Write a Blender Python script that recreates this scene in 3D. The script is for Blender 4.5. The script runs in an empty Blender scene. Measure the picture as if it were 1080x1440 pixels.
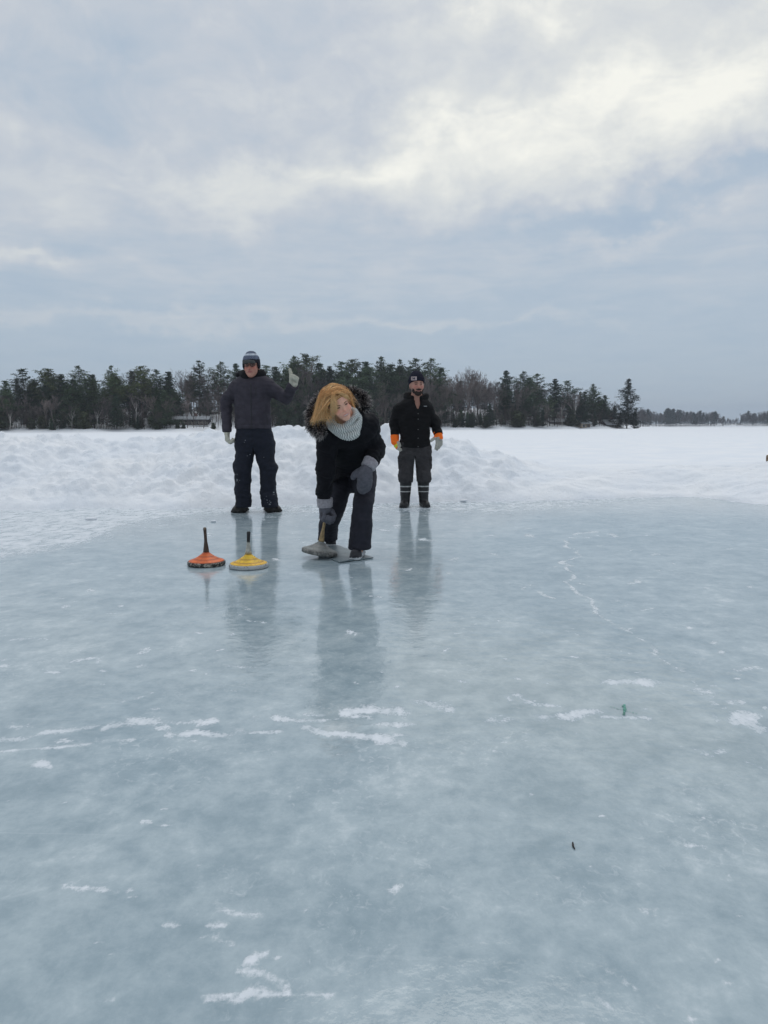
import bpy, math, random
import numpy as np
from mathutils import Vector, Matrix, noise as mnoise
rnd = random.Random(7)
R = math.radians
SC = bpy.context.scene
COL = SC.collection
F = 1081.0                                   # focal length in photo pixels (1080 x 1440)
CAM = Vector((0, 0, 1.04))
PITCH, ROLL = R(6.28), R(0.265)
fw = Vector((0, math.cos(PITCH), -math.sin(PITCH)))
up0 = Vector((0, math.sin(PITCH), math.cos(PITCH)))
rt0 = Vector((1, 0, 0))
rt = rt0*math.cos(ROLL) - up0*math.sin(ROLL)
up = up0*math.cos(ROLL) + rt0*math.sin(ROLL)
def ray(px, py): return fw + rt*((px-540)/F) + up*((720-py)/F)
def at(px, py, Y):
    d = ray(px, py); return CAM + d*(Y/d.y)
def ground(px, py, z=0.0):
    d = ray(px, py); return CAM + d*((z-CAM.z)/d.z)

# ------------------------------------------------------------ camera
cd = bpy.data.cameras.new('camera'); cam = bpy.data.objects.new('camera', cd); COL.objects.link(cam)
cd.sensor_fit = 'VERTICAL'; cd.sensor_height = 24; cd.lens = F/1440*24
cd.clip_start = 0.05; cd.clip_end = 9000
m = Matrix((rt, up, -fw)).transposed().to_4x4(); m.translation = CAM
cam.matrix_world = m
SC.camera = cam
SC.view_settings.view_transform = 'Standard'; SC.view_settings.look = 'None'
SC.view_settings.exposure = 0; SC.view_settings.gamma = 1; SC.view_settings.use_curve_mapping = False

# ------------------------------------------------------------ node helpers
class NT:
    def __init__(s, tree): s.t = tree; s.n = tree.nodes; s.l = tree.links
    def new(s, typ, **kw):
        n = s.n.new(typ)
        for k, v in kw.items(): setattr(n, k, v)
        return n
    def put(s, sock, v):
        if isinstance(v, bpy.types.NodeSocket): s.l.new(v, sock)
        elif v is not None: sock.default_value = v
    def math(s, op, a, b=None, c=None, clamp=False):
        n = s.new('ShaderNodeMath', operation=op, use_clamp=clamp)
        for i, v in enumerate((a, b, c)): s.put(n.inputs[i], v)
        return n.outputs[0]
    def vmath(s, op, a, b=None):
        n = s.new('ShaderNodeVectorMath', operation=op)
        s.put(n.inputs[0], a); s.put(n.inputs[1], b)
        return n.outputs['Value'] if op in ('LENGTH', 'DOT_PRODUCT') else n.outputs[0]
    def scale(s, a, xyz): return s.vmath('MULTIPLY', a, xyz)
    def comb(s, x, y, z):
        n = s.new('ShaderNodeCombineXYZ')
        for i, v in enumerate((x, y, z)): s.put(n.inputs[i], v)
        return n.outputs[0]
    def noise(s, vec, scale, detail=4, rough=.5, dist=0, col=False):
        n = s.new('ShaderNodeTexNoise'); s.put(n.inputs['Vector'], vec)
        n.inputs['Scale'].default_value = scale; n.inputs['Detail'].default_value = detail
        n.inputs['Roughness'].default_value = rough; n.inputs['Distortion'].default_value = dist
        return n.outputs['Color' if col else 'Fac']
    def mapr(s, v, a, b, c=0., d=1., smooth=True):
        n = s.new('ShaderNodeMapRange', interpolation_type='SMOOTHSTEP' if smooth else 'LINEAR')
        for i, x in enumerate((v, a, b, c, d)): s.put(n.inputs[i], x)
        return n.outputs[0]
    def mix(s, f, a, b, typ='MIX'):
        n = s.new('ShaderNodeMix', data_type='RGBA', blend_type=typ)
        s.put(n.inputs[0], f)
        for i, v in ((6, a), (7, b)):
            if not isinstance(v, bpy.types.NodeSocket): v = (*v[:3], 1)
            s.put(n.inputs[i], v)
        return n.outputs[2]
    def ramp(s, f, stops):
        n = s.new('ShaderNodeValToRGB'); s.put(n.inputs[0], f)
        e = n.color_ramp.elements
        while len(e) < len(stops): e.new(0.5)
        for x, (p, c) in zip(e, stops): x.position = p; x.color = (*c, 1)
        return n.outputs[0]
    def bump(s, h, strength, dist, normal=None):
        n = s.new('ShaderNodeBump'); n.inputs['Strength'].default_value = strength
        n.inputs['Distance'].default_value = dist; s.put(n.inputs['Height'], h)
        if normal is not None: s.put(n.inputs['Normal'], normal)
        return n.outputs[0]
def material(name):
    mt = bpy.data.materials.new(name); mt.use_nodes = True
    t = NT(mt.node_tree); b = mt.node_tree.nodes['Principled BSDF']
    return mt, t, b
MATS = {}
def simple(name, col, rough=.7, var=.25, scale=30, bump=.0, bdist=.002, attr=False, metal=0, sheen=0, spec=.5, bscale=None):
    """plain procedural material: base colour broken up by noise, fine bump; attr multiplies by the mesh's own colour"""
    if name in MATS: return MATS[name]
    mt, t, b = material(name)
    co = t.new('ShaderNodeTexCoord').outputs['Object']
    n = t.noise(co, scale, 5, .6)
    f = t.mapr(n, .3, .7, 1-var, 1+var)
    base = col
    if attr:
        a = t.new('ShaderNodeAttribute', attribute_name='Col'); base = a.outputs['Color']
    else: base = (*col, 1)
    v = t.comb(f, f, f)
    c = t.mix(1.0, base, v, 'MULTIPLY')
    t.l.new(c, b.inputs['Base Color'])
    b.inputs['Roughness'].default_value = rough; b.inputs['Metallic'].default_value = metal
    b.inputs['Specular IOR Level'].default_value = spec
    if sheen:
        b.inputs['Sheen Weight'].default_value = sheen; b.inputs['Sheen Roughness'].default_value = .6
    if bump:
        n2 = t.noise(co, bscale or scale*8, 4, .6)
        t.l.new(t.bump(n2, bump, bdist), b.inputs['Normal'])
    MATS[name] = mt
    return mt

# ------------------------------------------------------------ object helpers
def tag(o, label=None, cat=None, group=None, kind=None):
    if label: o['label'] = label
    if cat: o['category'] = cat
    if group: o['group'] = group
    if kind: o['kind'] = kind
    return o
def empty(name, loc, rz=0):
    o = bpy.data.objects.new(name, None); COL.objects.link(o); o.location = loc; o.rotation_euler.z = rz
    o.empty_display_size = .2
    return o
def mesh_obj(name, V, Fs, mat, parent=None, loc=(0, 0, 0), smooth=True, cols=None):
    """V world coordinates; the mesh is stored relative to loc (or to the parent's place)"""
    me = bpy.data.meshes.new(name)
    V = np.asarray(V, dtype=np.float32)
    org = np.array(parent.location if parent is not None else loc, dtype=np.float32)
    if parent is not None and parent.parent is not None: org = org + np.array(parent.parent.location, dtype=np.float32)
    W = V-org
    Fs = list(Fs) if not isinstance(Fs, np.ndarray) else Fs
    if isinstance(Fs, np.ndarray):
        k = Fs.shape[1]; nf = len(Fs)
        me.vertices.add(len(W)); me.vertices.foreach_set('co', W.ravel())
        me.loops.add(nf*k); me.loops.foreach_set('vertex_index', Fs.astype(np.int32).ravel())
        me.polygons.add(nf)
        me.polygons.foreach_set('loop_start', np.arange(0, nf*k, k, dtype=np.int32))
        me.update(calc_edges=True)
    else:
        me.from_pydata(W.tolist(), [], Fs)
    me.validate()
    if smooth: me.polygons.foreach_set('use_smooth', [True]*len(me.polygons))
    if cols is not None:
        a = me.color_attributes.new('Col', 'FLOAT_COLOR', 'POINT')
        c = np.ones((len(W), 4), dtype=np.float32); c[:, :3] = cols
        a.data.foreach_set('color', c.ravel())
    me.materials.append(mat)
    o = bpy.data.objects.new(name, me); COL.objects.link(o)
    if parent is not None: o.parent = parent
    else: o.location = loc
    return o
class MB:
    """collects simple shapes for ONE mesh"""
    def __init__(s): s.v = []; s.f = []; s.c = []
    def add(s, vs, fs, col=None):
        o = len(s.v); s.v += [tuple(v) for v in vs]; s.f += [tuple(i+o for i in f) for f in fs]
        s.c += [col or (1, 1, 1)]*len(vs)
    def box(s, c, size, rz=0, col=None):
        x, y, z = size[0]/2, size[1]/2, size[2]/2
        ca, sa = math.cos(rz), math.sin(rz); vs = []
        for dz in (-z, z):
            for dx, dy in ((-x, -y), (x, -y), (x, y), (-x, y)):
                vs.append((c[0]+dx*ca-dy*sa, c[1]+dx*sa+dy*ca, c[2]+dz))
        s.add(vs, [(3, 2, 1, 0), (4, 5, 6, 7), (0, 1, 5, 4), (1, 2, 6, 5), (2, 3, 7, 6), (3, 0, 4, 7)], col)
    def tube(s, pts, rad, n=6, col=None, cap=True):
        pts = [Vector(p) for p in pts]
        if not hasattr(rad, '__len__'): rad = [rad]*len(pts)
        vs = []; fs = []
        pa = None
        for i, p in enumerate(pts):
            d = (pts[min(i+1, len(pts)-1)]-pts[max(i-1, 0)])
            d = d.normalized() if d.length > 1e-9 else Vector((0, 0, 1))
            if pa is None: pa = d.orthogonal().normalized()
            else:
                pa = (pa - d*pa.dot(d)); pa = pa.normalized() if pa.length > 1e-6 else d.orthogonal().normalized()
            q = d.cross(pa)
            for k in range(n):
                a = 2*math.pi*k/n
                vs.append(p+(pa*math.cos(a)+q*math.sin(a))*rad[i])
        for i in range(len(pts)-1):
            for k in range(n):
                fs.append((i*n+k, i*n+(k+1) % n, (i+1)*n+(k+1) % n, (i+1)*n+k))
        if cap:
            fs.append(tuple(range(n))[::-1]); fs.append(tuple((len(pts)-1)*n+k for k in range(n)))
        s.add(vs, fs, col)
    def lathe(s, prof, base, axis=(0, 0, 1), n=48, cols=None):
        ax = Vector(axis).normalized(); u = ax.orthogonal().normalized(); w = ax.cross(u); b = Vector(base)
        o = len(s.v)
        for i, (r, h) in enumerate(prof):
            for k in range(n):
                a = 2*math.pi*k/n
                s.v.append(tuple(b+ax*h+(u*math.cos(a)+w*math.sin(a))*r)); s.c.append(cols[i] if cols else (1, 1, 1))
        for i in range(len(prof)-1):
            for k in range(n):
                s.f.append((o+i*n+k, o+i*n+(k+1) % n, o+(i+1)*n+(k+1) % n, o+(i+1)*n+k))
        s.f.append(tuple(o+k for k in range(n))[::-1]); s.f.append(tuple(o+(len(prof)-1)*n+k for k in range(n)))
    def build(s, name, mat, parent=None, loc=(0, 0, 0), smooth=False, cols=False):
        return mesh_obj(name, s.v, s.f, mat, parent, loc, smooth, np.array(s.c) if cols else None)
# ------------------------------------------------------------ sky and light
SUN_EL, SUN_AZ = R(56), R(9)       # azimuth measured from +Y towards +X
w = bpy.data.worlds.new('World'); SC.world = w; w.use_nodes = True
t = NT(w.node_tree); bg = w.node_tree.nodes['Background']
sky = t.new('ShaderNodeTexSky', sky_type='NISHITA'); sky.sun_disc = False
sky.sun_elevation = SUN_EL; sky.sun_rotation = SUN_AZ; sky.air_density = 1; sky.dust_density = 2
d = t.vmath('NORMALIZE', t.new('ShaderNodeTexCoord').outputs['Generated'])
sep = t.new('ShaderNodeSeparateXYZ'); t.l.new(d, sep.inputs[0]); X, Yy, Z = sep.outputs
el0 = t.math('ARCSINE', Z); az0 = t.math('ARCTAN2', X, Yy)
zz = t.math('ADD', t.math('MAXIMUM', Z, 0), .10)
plane = t.comb(t.math('DIVIDE', X, zz), t.math('DIVIDE', Yy, zz), 0.)
# soft domain warp so no cloud edge is a clean ellipse
ang = t.comb(t.math('MULTIPLY', az0, 2.2), t.math('MULTIPLY', el0, 7.), 0.)
ang2 = t.comb(t.math('MULTIPLY', az0, 3.2), t.math('MULTIPLY', el0, 4.6), 0.)
wn = t.noise(ang2, 2.0, 6, .58, col=True); ws = t.new('ShaderNodeSeparateColor'); t.l.new(wn, ws.inputs[0])
wn2 = t.noise(ang2, 7.5, 5, .6, col=True); ws2 = t.new('ShaderNodeSeparateColor'); t.l.new(wn2, ws2.inputs[0])
az = t.math('ADD', az0, t.math('ADD', t.math('MULTIPLY_ADD', ws.outputs[0], .34, -.17), t.math('MULTIPLY_ADD', ws2.outputs[0], .10, -.05)))
el = t.math('ADD', el0, t.math('ADD', t.math('MULTIPLY_ADD', ws.outputs[1], .16, -.08), t.math('MULTIPLY_ADD', ws2.outputs[1], .045, -.0225)))
def azel(px, py):
    v = ray(px, py).normalized(); return math.atan2(v.x, v.y), math.asin(v.z)
def gau(px, py, wx, wy, tilt, amp):
    a0, e0 = azel(px, py); ca, sa = math.cos(R(tilt)), math.sin(R(tilt))
    dx = t.math('SUBTRACT', az, a0); dy = t.math('SUBTRACT', el, e0)
    u = t.math('ADD', t.math('MULTIPLY', dx, ca*F/wx), t.math('MULTIPLY', dy, sa*F/wx))
    v = t.math('SUBTRACT', t.math('MULTIPLY', dy, ca*F/wy), t.math('MULTIPLY', dx, sa*F/wy))
    q = t.math('ADD', t.math('MULTIPLY', u, u), t.math('MULTIPLY', v, v))
    return t.math('MULTIPLY', t.math('EXPONENT', t.math('MULTIPLY', q, -1.)), amp)
FEAT = [(830, 165, 330, 78, 14, .34), (1010, 90, 190, 60, 20, .18), (480, 240, 210, 32, 10, .26), (760, 150, 430, 130, 12, .14), (740, -10, 120, 34, 0, .36),
        (905, 322, 110, 14, 4, .22), (55, 372, 110, 18, 0, .34), (230, 458, 330, 11, 0, .18), (660, 462, 240, 9, 2, .14),
        (80, 250, 260, 60, -4, .16), (850, 292, 330, 30, 6, -.20), (250, 90, 260, 50, 12, -.14), (420, 160, 200, 30, 20, -.10),
        (300, 330, 300, 26, 0, -.10), (1000, 255, 160, 22, 8, -.10), (600, 60, 160, 24, 18, .12), (560, 400, 400, 22, 2, .06),
        (1050, 180, 120, 30, 10, .12)]
B = None
for f_ in FEAT:
    g = gau(*f_); B = g if B is None else t.math('ADD', B, g)
base = t.mapr(el0, .02, .40, .08, .45)
pn = t.noise(plane, .9, 6, .58, .4); pn2 = t.noise(t.scale(plane, (1.2, 1.2, 1)), 2.6, 7, .62, .5)
hi_ = t.mapr(el0, .15, .32)
pn3 = t.math('ADD', t.math('MULTIPLY', t.noise(t.scale(ang, (.7, 1.3, 1)), 7., 6, .62, .5), t.math('SUBTRACT', 1., hi_)), t.math('MULTIPLY', t.noise(ang2, 3.4, 8, .62, .6), hi_))
det = t.math('ADD', t.math('ADD', t.math('MULTIPLY_ADD', pn, .62, -.31), t.math('MULTIPLY_ADD', pn2, .40, -.20)), t.math('MULTIPLY_ADD', pn3, .62, -.31))
amp = t.mapr(el0, .03, .3, .35, 1.)
B = t.math('ADD', t.math('ADD', B, base), t.math('MULTIPLY', det, amp), clamp=True)
cl = t.ramp(B, [(0, (.325, .405, .490)), (.20, (.375, .442, .508)), (.45, (.480, .510, .540)), (.76, (.640, .645, .612)), (1, (.83, .81, .72))])
# overcast sky brightens towards the zenith
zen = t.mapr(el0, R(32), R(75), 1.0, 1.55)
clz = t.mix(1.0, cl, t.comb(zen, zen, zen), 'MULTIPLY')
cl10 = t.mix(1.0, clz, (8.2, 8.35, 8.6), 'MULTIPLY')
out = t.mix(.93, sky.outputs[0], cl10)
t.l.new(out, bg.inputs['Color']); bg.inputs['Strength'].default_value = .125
sd = bpy.data.lights.new('sun', 'SUN'); sd.energy = .55; sd.angle = R(35); sd.color = (1, .95, .88)
so = bpy.data.objects.new('sun', sd); COL.objects.link(so)
dirs = Vector((math.sin(SUN_AZ)*math.cos(SUN_EL), math.cos(SUN_AZ)*math.cos(SUN_EL), math.sin(SUN_EL)))
so.rotation_euler = (-dirs).to_track_quat('-Z', 'Y').to_euler(); so.location = (0, 0, 30)
SC.view_settings.exposure = .15
# ------------------------------------------------------------ ground: lake ice, snow, shore
def interp(x, pts):
    if x <= pts[0][0]: return pts[0][1]
    for (a, b), (c, e) in zip(pts, pts[1:]):
        if x <= c:
            k = (x-a)/(c-a); k = k*k*(3-2*k)*.5+k*.5
            return b+(e-b)*k
    return pts[-1][1]
def sm(a, b, x):
    k = min(1, max(0, (x-a)/(b-a))); return k*k*(3-2*k)
BASEPX = [(-500, 724), (-200, 718), (0, 717), (250, 716), (330, 714), (500, 709), (650, 706), (760, 704), (850, 702), (960, 699), (1080, 711), (1250, 725), (1600, 735)]
CRESTPX = [(-500, 612), (-200, 616), (0, 621), (100, 620), (200, 622), (300, 612), (360, 607), (400, 605), (470, 608), (545, 609), (600, 611), (640, 621), (700, 641), (780, 660), (850, 664), (950, 660), (1080, 655), (1300, 650), (1600, 640)]
BASE_S = [((p-540)/F, ground(p, y).y) for p, y in BASEPX]
CREST_S = [((p-540)/F, max(.22, at(p, y, 12.7).z)) for p, y in CRESTPX]
SHORE = [(-.9, 182), (-.5, 184), (0, 212), (.1, 222), (.25, 255), (.318, 272), (.337, 300), (.352, 420), (.37, 800), (.9, 760)]
def nz(x, y, z=0.): return mnoise.noise((x, y, z))
def fbm(x, y, o=4, s=0.):
    a = 0; am = 1; f = 1
    for i in range(o):
        a += am*mnoise.noise((x*f, y*f, s+i*7.1)); am *= .5; f *= 2.03
    return a
def hill(x, y):
    s = x/y
    sh = interp(s, SHORE)
    if y < sh: return 0
    k = sm(0, 46, y-sh)
    e = 1-sm(.27, .335, s)
    return k*(5.5+1.5*fbm(x*.02, y*.02, 2))*e + .9*sm(0, 2.2, y-sh)*max(e, .5) + (sm(815, 900, y)*3)
def snow_z(x, y):
    s = x/max(y, 1)
    if y > 40:
        return .2+.05*fbm(x*.03, y*.03, 3)*(1-sm(60, 160, y)) + hill(x, y)
    yb = interp(s, BASE_S)+.22*fbm(x*.9, 3.3, 3)+.08*fbm(x*4, 1.3, 2)
    H = interp(s, CREST_S)
    yc = 12.7+.3*fbm(x*.5, 9.1, 2)
    if y <= yb: return -.04-.03*min(1, (yb-y)*3)
    if y < yc:
        k = (y-yb)/(yc-yb)
        prof = .05+.95*(k**1.15*(1-k)*1.15+k*k*(3-2*k)*.55+k*.0)/.55
        z = H*min(prof, 1.0*max(prof, .0)) if prof < 1 else H
        z = H*(1-(1-k)**1.55*(1-.0*k))
        env = sm(0, .5, y-yb)
    else:
        k = min(1, (y-yc)/3.2); z = H+(.2-H)*(k*k*(3-2*k)); env = 1-.75*k
    z += .035*sm(0, .15, y-yb)-.035
    rough = sm(.25, .6, H)*.8+.2
    lump = .13*fbm(x*.8, y*.8, 2, 2)+.12*fbm(x*2.3, y*2.3, 3, 5)
    cl = mnoise.voronoi((x*3.3+.3*nz(x*5, y*5), y*3.3+.3*nz(y*5, x*5, 3), .3))[0]
    clod = (.09*(.6-cl[0])+.075*max(0, (cl[1]-cl[0]-.12))) 
    cl2 = mnoise.voronoi((x*9, y*9, .8))[0]
    clod += .045*(.45-cl2[0])+.022*fbm(x*14, y*14, 2, 8)
    # broken blocks thrown up by the shovel: each cell keeps its own level and tilt
    cq = mnoise.voronoi((x*4.6+.4*nz(x*3, y*3, 5), y*4.6, 2.3)); pc = cq[1][0]; hs_ = math.sin(pc[0]*91.7+pc[1]*37.3)
    blk = (.5+.5*hs_)*min(1, max(0, (cq[0][1]-cq[0][0])*7))*(.55+.45*math.sin(pc[0]*13)*(x*4.6-pc[0])*1.5)
    clod += .085*blk*sm(-.3, .3, fbm(x*.6, y*.6, 2, 13))
    z += .74*env*rough*(lump+clod)*min(1, H*1.4+.2)
    # broad drifts on the low right-hand side, with wind-cut edges
    rd = 1-abs(fbm(x*.55+2, y*1.6, 3, 4))*2.2
    z += (1-rough)*env*(.10*fbm(x*.5, y*1.3, 3, 4)+.055*max(0, rd)+.012*fbm(x*5, y*9, 3, 4))
    # pointed heap behind the woman
    hp = at(546, 601, 12.2)
    z += .20*math.exp(-((x-hp.x)/.13)**2-((y-12.2)/.2)**2)
    if y > 14: z += (.045*fbm(x*.10, y*.35, 3, 6)+.02*max(0, 1-abs(fbm(x*.25, y*.9, 2, 16))*3))*sm(14, 18, y)
    return z
ss = np.linspace(-1.15, 1.15, 1000)
ys = list(np.arange(9.0, 13.6, .028)); st = .03
while ys[-1] < 1150: st = max(st*1.045, .03) if ys[-1] > 13.6 else st; ys.append(ys[-1]+st)
ys = np.array(ys)
fine = (ys < 16).sum()
V = np.empty((len(ys), len(ss), 3), dtype=np.float32)
for i, y in enumerate(ys):
    if y < 17:
        row = [snow_z(s*y, y) for s in ss]
    else:
        sub = ss[::5]; r_ = [snow_z(s*y, y) for s in sub]; row = np.interp(ss, sub, r_)
    V[i, :, 0] = ss*y; V[i, :, 1] = y; V[i, :, 2] = row
nS = len(ss)
idx = np.arange(len(ys)*nS).reshape(len(ys), nS)
Q = np.stack([idx[:-1, :-1], idx[:-1, 1:], idx[1:, 1:], idx[1:, :-1]], -1).reshape(-1, 4)
ms, t, b = material('packed snow')
co = t.new('ShaderNodeTexCoord').outputs['Object']
n1 = t.noise(co, 1.1, 4, .5); n2 = t.noise(co, 24, 6, .65); n3 = t.noise(co, 5, 4, .6)
c = t.mix(t.mapr(n1, .35, .7), (.80, .83, .87), (.87, .88, .895))
t.l.new(c, b.inputs['Base Color'])
b.inputs['Roughness'].default_value = .75; b.inputs['Specular IOR Level'].default_value = .25
hh = t.math('ADD', t.math('MULTIPLY', n2, .5), t.math('MULTIPLY', n3, 1.))
# the bump belongs to the churned heap close by; the open lake is wind-smoothed
sp = t.new('ShaderNodeSeparateXYZ'); t.l.new(co, sp.inputs[0])
hh = t.math('MULTIPLY', hh, t.mapr(sp.outputs[1], 14, 22, 1, .12))
t.l.new(t.bump(hh, .8, .035), b.inputs['Normal'])
SNOWMAT = ms
tag(mesh_obj('snow_field', V.reshape(-1, 3), Q, ms), kind='structure')
# the wide sheet everything rests on, out to the horizon in every direction
ws_ = 1900
rr = [30, 120, 500, ws_]; Vb = [(0, 0, -.09)]; Fb = []
for r_ in rr: Vb += [(r_*math.cos(a*math.pi/24), r_*math.sin(a*math.pi/24), -.09) for a in range(48)]
Fb += [(0, 1+k, 1+(k+1) % 48) for k in range(48)]
for j in range(len(rr)-1): Fb += [(1+j*48+k, 1+(j+1)*48+k, 1+(j+1)*48+(k+1) % 48, 1+j*48+(k+1) % 48) for k in range(48)]
tag(mesh_obj('lake_snow', Vb, Fb, ms, smooth=False), kind='structure')

# ---- ice sheet with a frost attribute
def axis(segs):
    o = [segs[0][0]]
    for a, b_, st in segs:
        n = max(1, int(round((b_-a)/st))); o += list(a+(b_-a)*(np.arange(1, n+1)/n))
    return np.array(o)
xs = axis([(-16, -8, .3), (-8, -3, .05), (-3, -1.6, .025), (-1.6, 1.6, .0125), (1.6, 3, .025), (3, 8, .05), (8, 16, .3)])
yi = axis([(-12, .6, .5), (.6, 4.4, .0125), (4.4, 11.5, .028), (11.5, 13, .3)])
GX, GY = np.meshgrid(xs, yi)
A = np.zeros_like(GX)
# ragged outlines: the distance field is measured in gently warped coordinates
def _wv(a, b_, s_):
    r_ = np.random.RandomState(s_); o_ = 0
    for f_ in (9, 17, 31, 55):
        for _ in range(3):
            th = r_.rand()*6.28; o_ = o_+np.sin((a*math.cos(th)+b_*math.sin(th))*f_*(.8+.4*r_.rand())+r_.rand()*6.28)/f_
    return o_
WX = GX+.085*_wv(GX, GY, 1)*np.clip(GY/3, .4, 2); WY = GY+.13*_wv(GX, GY, 2)*np.clip(GY/3, .4, 2)
def seg(p, q, wx, lvl):
    ax_, ay_ = p; bx_, by_ = q
    dx, dy = bx_-ax_, by_-ay_; L = dx*dx+dy*dy+1e-9
    h = np.clip(((WX-ax_)*dx+(WY-ay_)*dy)/L, 0, 1)
    D = np.hypot(WX-ax_-h*dx, WY-ay_-h*dy)
    np.maximum(A, lvl*np.clip(1.15-D/wx, 0, 1)**.7, out=A)
_sr = random.Random(77)
def stroke(pts, wpx, lvl=1., sat=True):
    if sat and len(pts) > 1 and wpx > 3.9:
        for (x0, y0), (x1, y1) in zip(pts, pts[1:]):
            for _ in range(3):
                k_ = _sr.random(); x = x0+(x1-x0)*k_+_sr.gauss(0, 12); y = y0+(y1-y0)*k_+_sr.gauss(0, 4.5); l_ = _sr.uniform(2, 14)
                stroke([(x, y), (x+l_, y+_sr.uniform(-1.5, 1.5))], _sr.uniform(1.5, wpx*.6), _sr.uniform(.5, .8), False)
    g = [ground(*p) for p in pts]
    if len(g) == 1: g = g*2
    for a_, b_ in zip(g, g[1:]):
        sc = .5*(a_.y+b_.y)/F
        seg((a_.x, a_.y), (b_.x, b_.y), wpx*sc*(2.6 if sc*F > 2.4 else 1.6), lvl)
S = stroke
S([(0, 1055), (60, 1052), (95, 1050), (185, 1044)], 3.6, .85); S([(65, 1027), (130, 1024)], 5, .9); S([(150, 1026), (175, 1022), (215, 1017)], 9, 1)
S([(205, 1022), (300, 1014)], 4.5, .9); S([(245, 1037), (280, 1029), (325, 1035), (345, 1025)], 6, .9); S([(345, 1032), (400, 1029)], 4.5, .8)
S([(385, 1005), (415, 1011), (455, 1009)], 6, .9); S([(427, 999), (455, 1001)], 4.5, .85); S([(430, 1022), (460, 1036), (560, 1045)], 6.5, 1)
S([(495, 1000), (530, 996), (565, 1002)], 8, .95); S([(535, 1024), (572, 1022)], 6, .9); S([(590, 988), (630, 995)], 6, .9); S([(500, 1008), (520, 1007)], 4, .8)
S([(760, 1008), (800, 1008), (835, 1003)], 7.5, .95); S([(850, 1012), (907, 1012)], 4.0, .85); S([(864, 962), (885, 959), (917, 962)], 8, 1)
S([(735, 978), (755, 987), (790, 992)], 4.5, .8); S([(1034, 1013), (1052, 1004)], 9, 1); S([(1045, 1012), (1072, 1025)], 8, 1); S([(1020, 985), (1040, 984)], 6, .8)
S([(1045, 1067), (1075, 1080)], 4, .75); S([(690, 1008), (720, 1008)], 6, .75); S([(960, 965), (985, 970)], 8, .65); S([(975, 1052), (985, 1056)], 9, .65); S([(1005, 1055), (1018, 1050)], 7, .65)
S([(100, 1237), (150, 1242), (170, 1250), (192, 1250)], 5.5, .85); S([(312, 1285), (330, 1291), (370, 1292)], 7, .9); S([(228, 1305), (250, 1305)], 7, .9)
S([(285, 1305), (312, 1308)], 5.5, .9); S([(275, 1320), (300, 1325), (330, 1331)], 5, .75); S([(345, 1348), (375, 1340)], 6.5, .95); S([(330, 1355), (365, 1362), (400, 1375)], 8, .8)
S([(285, 1396), (320, 1392)], 6, .8); S([(335, 1394), (352, 1384)], 11, 1); S([(350, 1385), (400, 1386), (462, 1391)], 5.5, 1); S([(147, 1410)], 7, 1)
S([(205, 1152), (215, 1149)], 5, .8); S([(236, 1156), (244, 1157)], 5, .9); S([(840, 1399), (868, 1418)], 7, .9); S([(862, 1375), (910, 1400)], 5, .7); S([(985, 1432)], 7, 1)
S([(1007, 1232), (1020, 1233)], 5, .9); S([(960, 1185), (990, 1183)], 6, .8); S([(905, 1284), (914, 1287)], 7, .8); S([(552, 1247), (562, 1243)], 6, .9)
S([(50, 1078), (57, 1073), (63, 1080)], 8, 1); S([(25, 900), (72, 900)], 3, .7); S([(97, 931), (132, 928), (133, 934)], 3, .8); S([(70, 945), (84, 945)], 4, .8)
S([(325, 940), (360, 943)], 4.5, .8); S([(0, 933), (6, 933)], 5, .9); S([(196, 937), (205, 937)], 4, .8); S([(200, 914), (206, 914)], 4, .8); S([(170, 985), (240, 966)], 3, .6)
S([(1035, 940), (1075, 938)], 4, .7); S([(925, 779), (936, 779)], 4, .8); S([(955, 962), (1000, 990)], 3, .5)
S([(10, 1019), (36, 1019)], 5, .8); S([(8, 1036), (40, 1035)], 6, .8); S([(88, 1042), (98, 1042)], 5, .8); S([(225, 1028), (238, 1028)], 4, .8)
S([(793, 759), (800, 765), (812, 780), (797, 795), (805, 815), (812, 832), (825, 850), (840, 862)], 1.9, .80, False); S([(840, 862), (890, 890), (960, 945)], 2.6, .62); S([(960, 945), (990, 980), (1025, 1045)], 2.2, .5)
S([(797, 793), (803, 795)], 4, .8); S([(812, 752), (835, 748)], 4, .7); S([(780, 880), (900, 925)], 2., .45); S([(848, 1045), (875, 1100)], 1.8, .4)
rs = random.Random(11)
for k in range(420):                                     # loose crumbs of frost
    px = rs.uniform(-150, 1230); py = 735+rs.random()**1.3*700
    S([(px, py), (px+rs.uniform(-9, 9), py+rs.uniform(-2, 3))], rs.uniform(1.6, 3.4), rs.uniform(.45, .9))
# smeared snow at the foot of the bank
EDGE = [(-600, 860), (-200, 815), (0, 787), (60, 776), (110, 768), (150, 752), (165, 741), (220, 732), (300, 724), (420, 722), (540, 721), (700, 722), (800, 716), (900, 704), (960, 701), (1080, 712), (1600, 735)]
EDG2 = [(-600, 880), (-200, 835), (0, 800), (120, 790), (200, 768), (300, 752), (420, 745), (540, 750), (640, 744), (760, 737), (860, 720), (960, 703), (1080, 714), (1600, 740)]
SX = GX/np.maximum(GY, .5)
e1 = np.interp(SX, [(p-540)/F for p, _ in EDGE], [ground(p, y).y for p, y in EDGE])
e2 = np.interp(SX, [(p-540)/F for p, _ in EDG2], [ground(p, y).y for p, y in EDG2])
zone = np.clip((GY-e2)/np.maximum(e1-e2, .05), 0, 1)
full = np.clip((GY-e1)/.5+.15, 0, 1)*(GY > e1-.08)
lft = np.clip((-SX-.12)/.2, 0, 1)
A = np.maximum(A, np.clip(zone*.38+full*(.34+.24*lft), 0, 1))
Vi = np.stack([GX, GY, np.zeros_like(GX)], -1).reshape(-1, 3)
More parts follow.
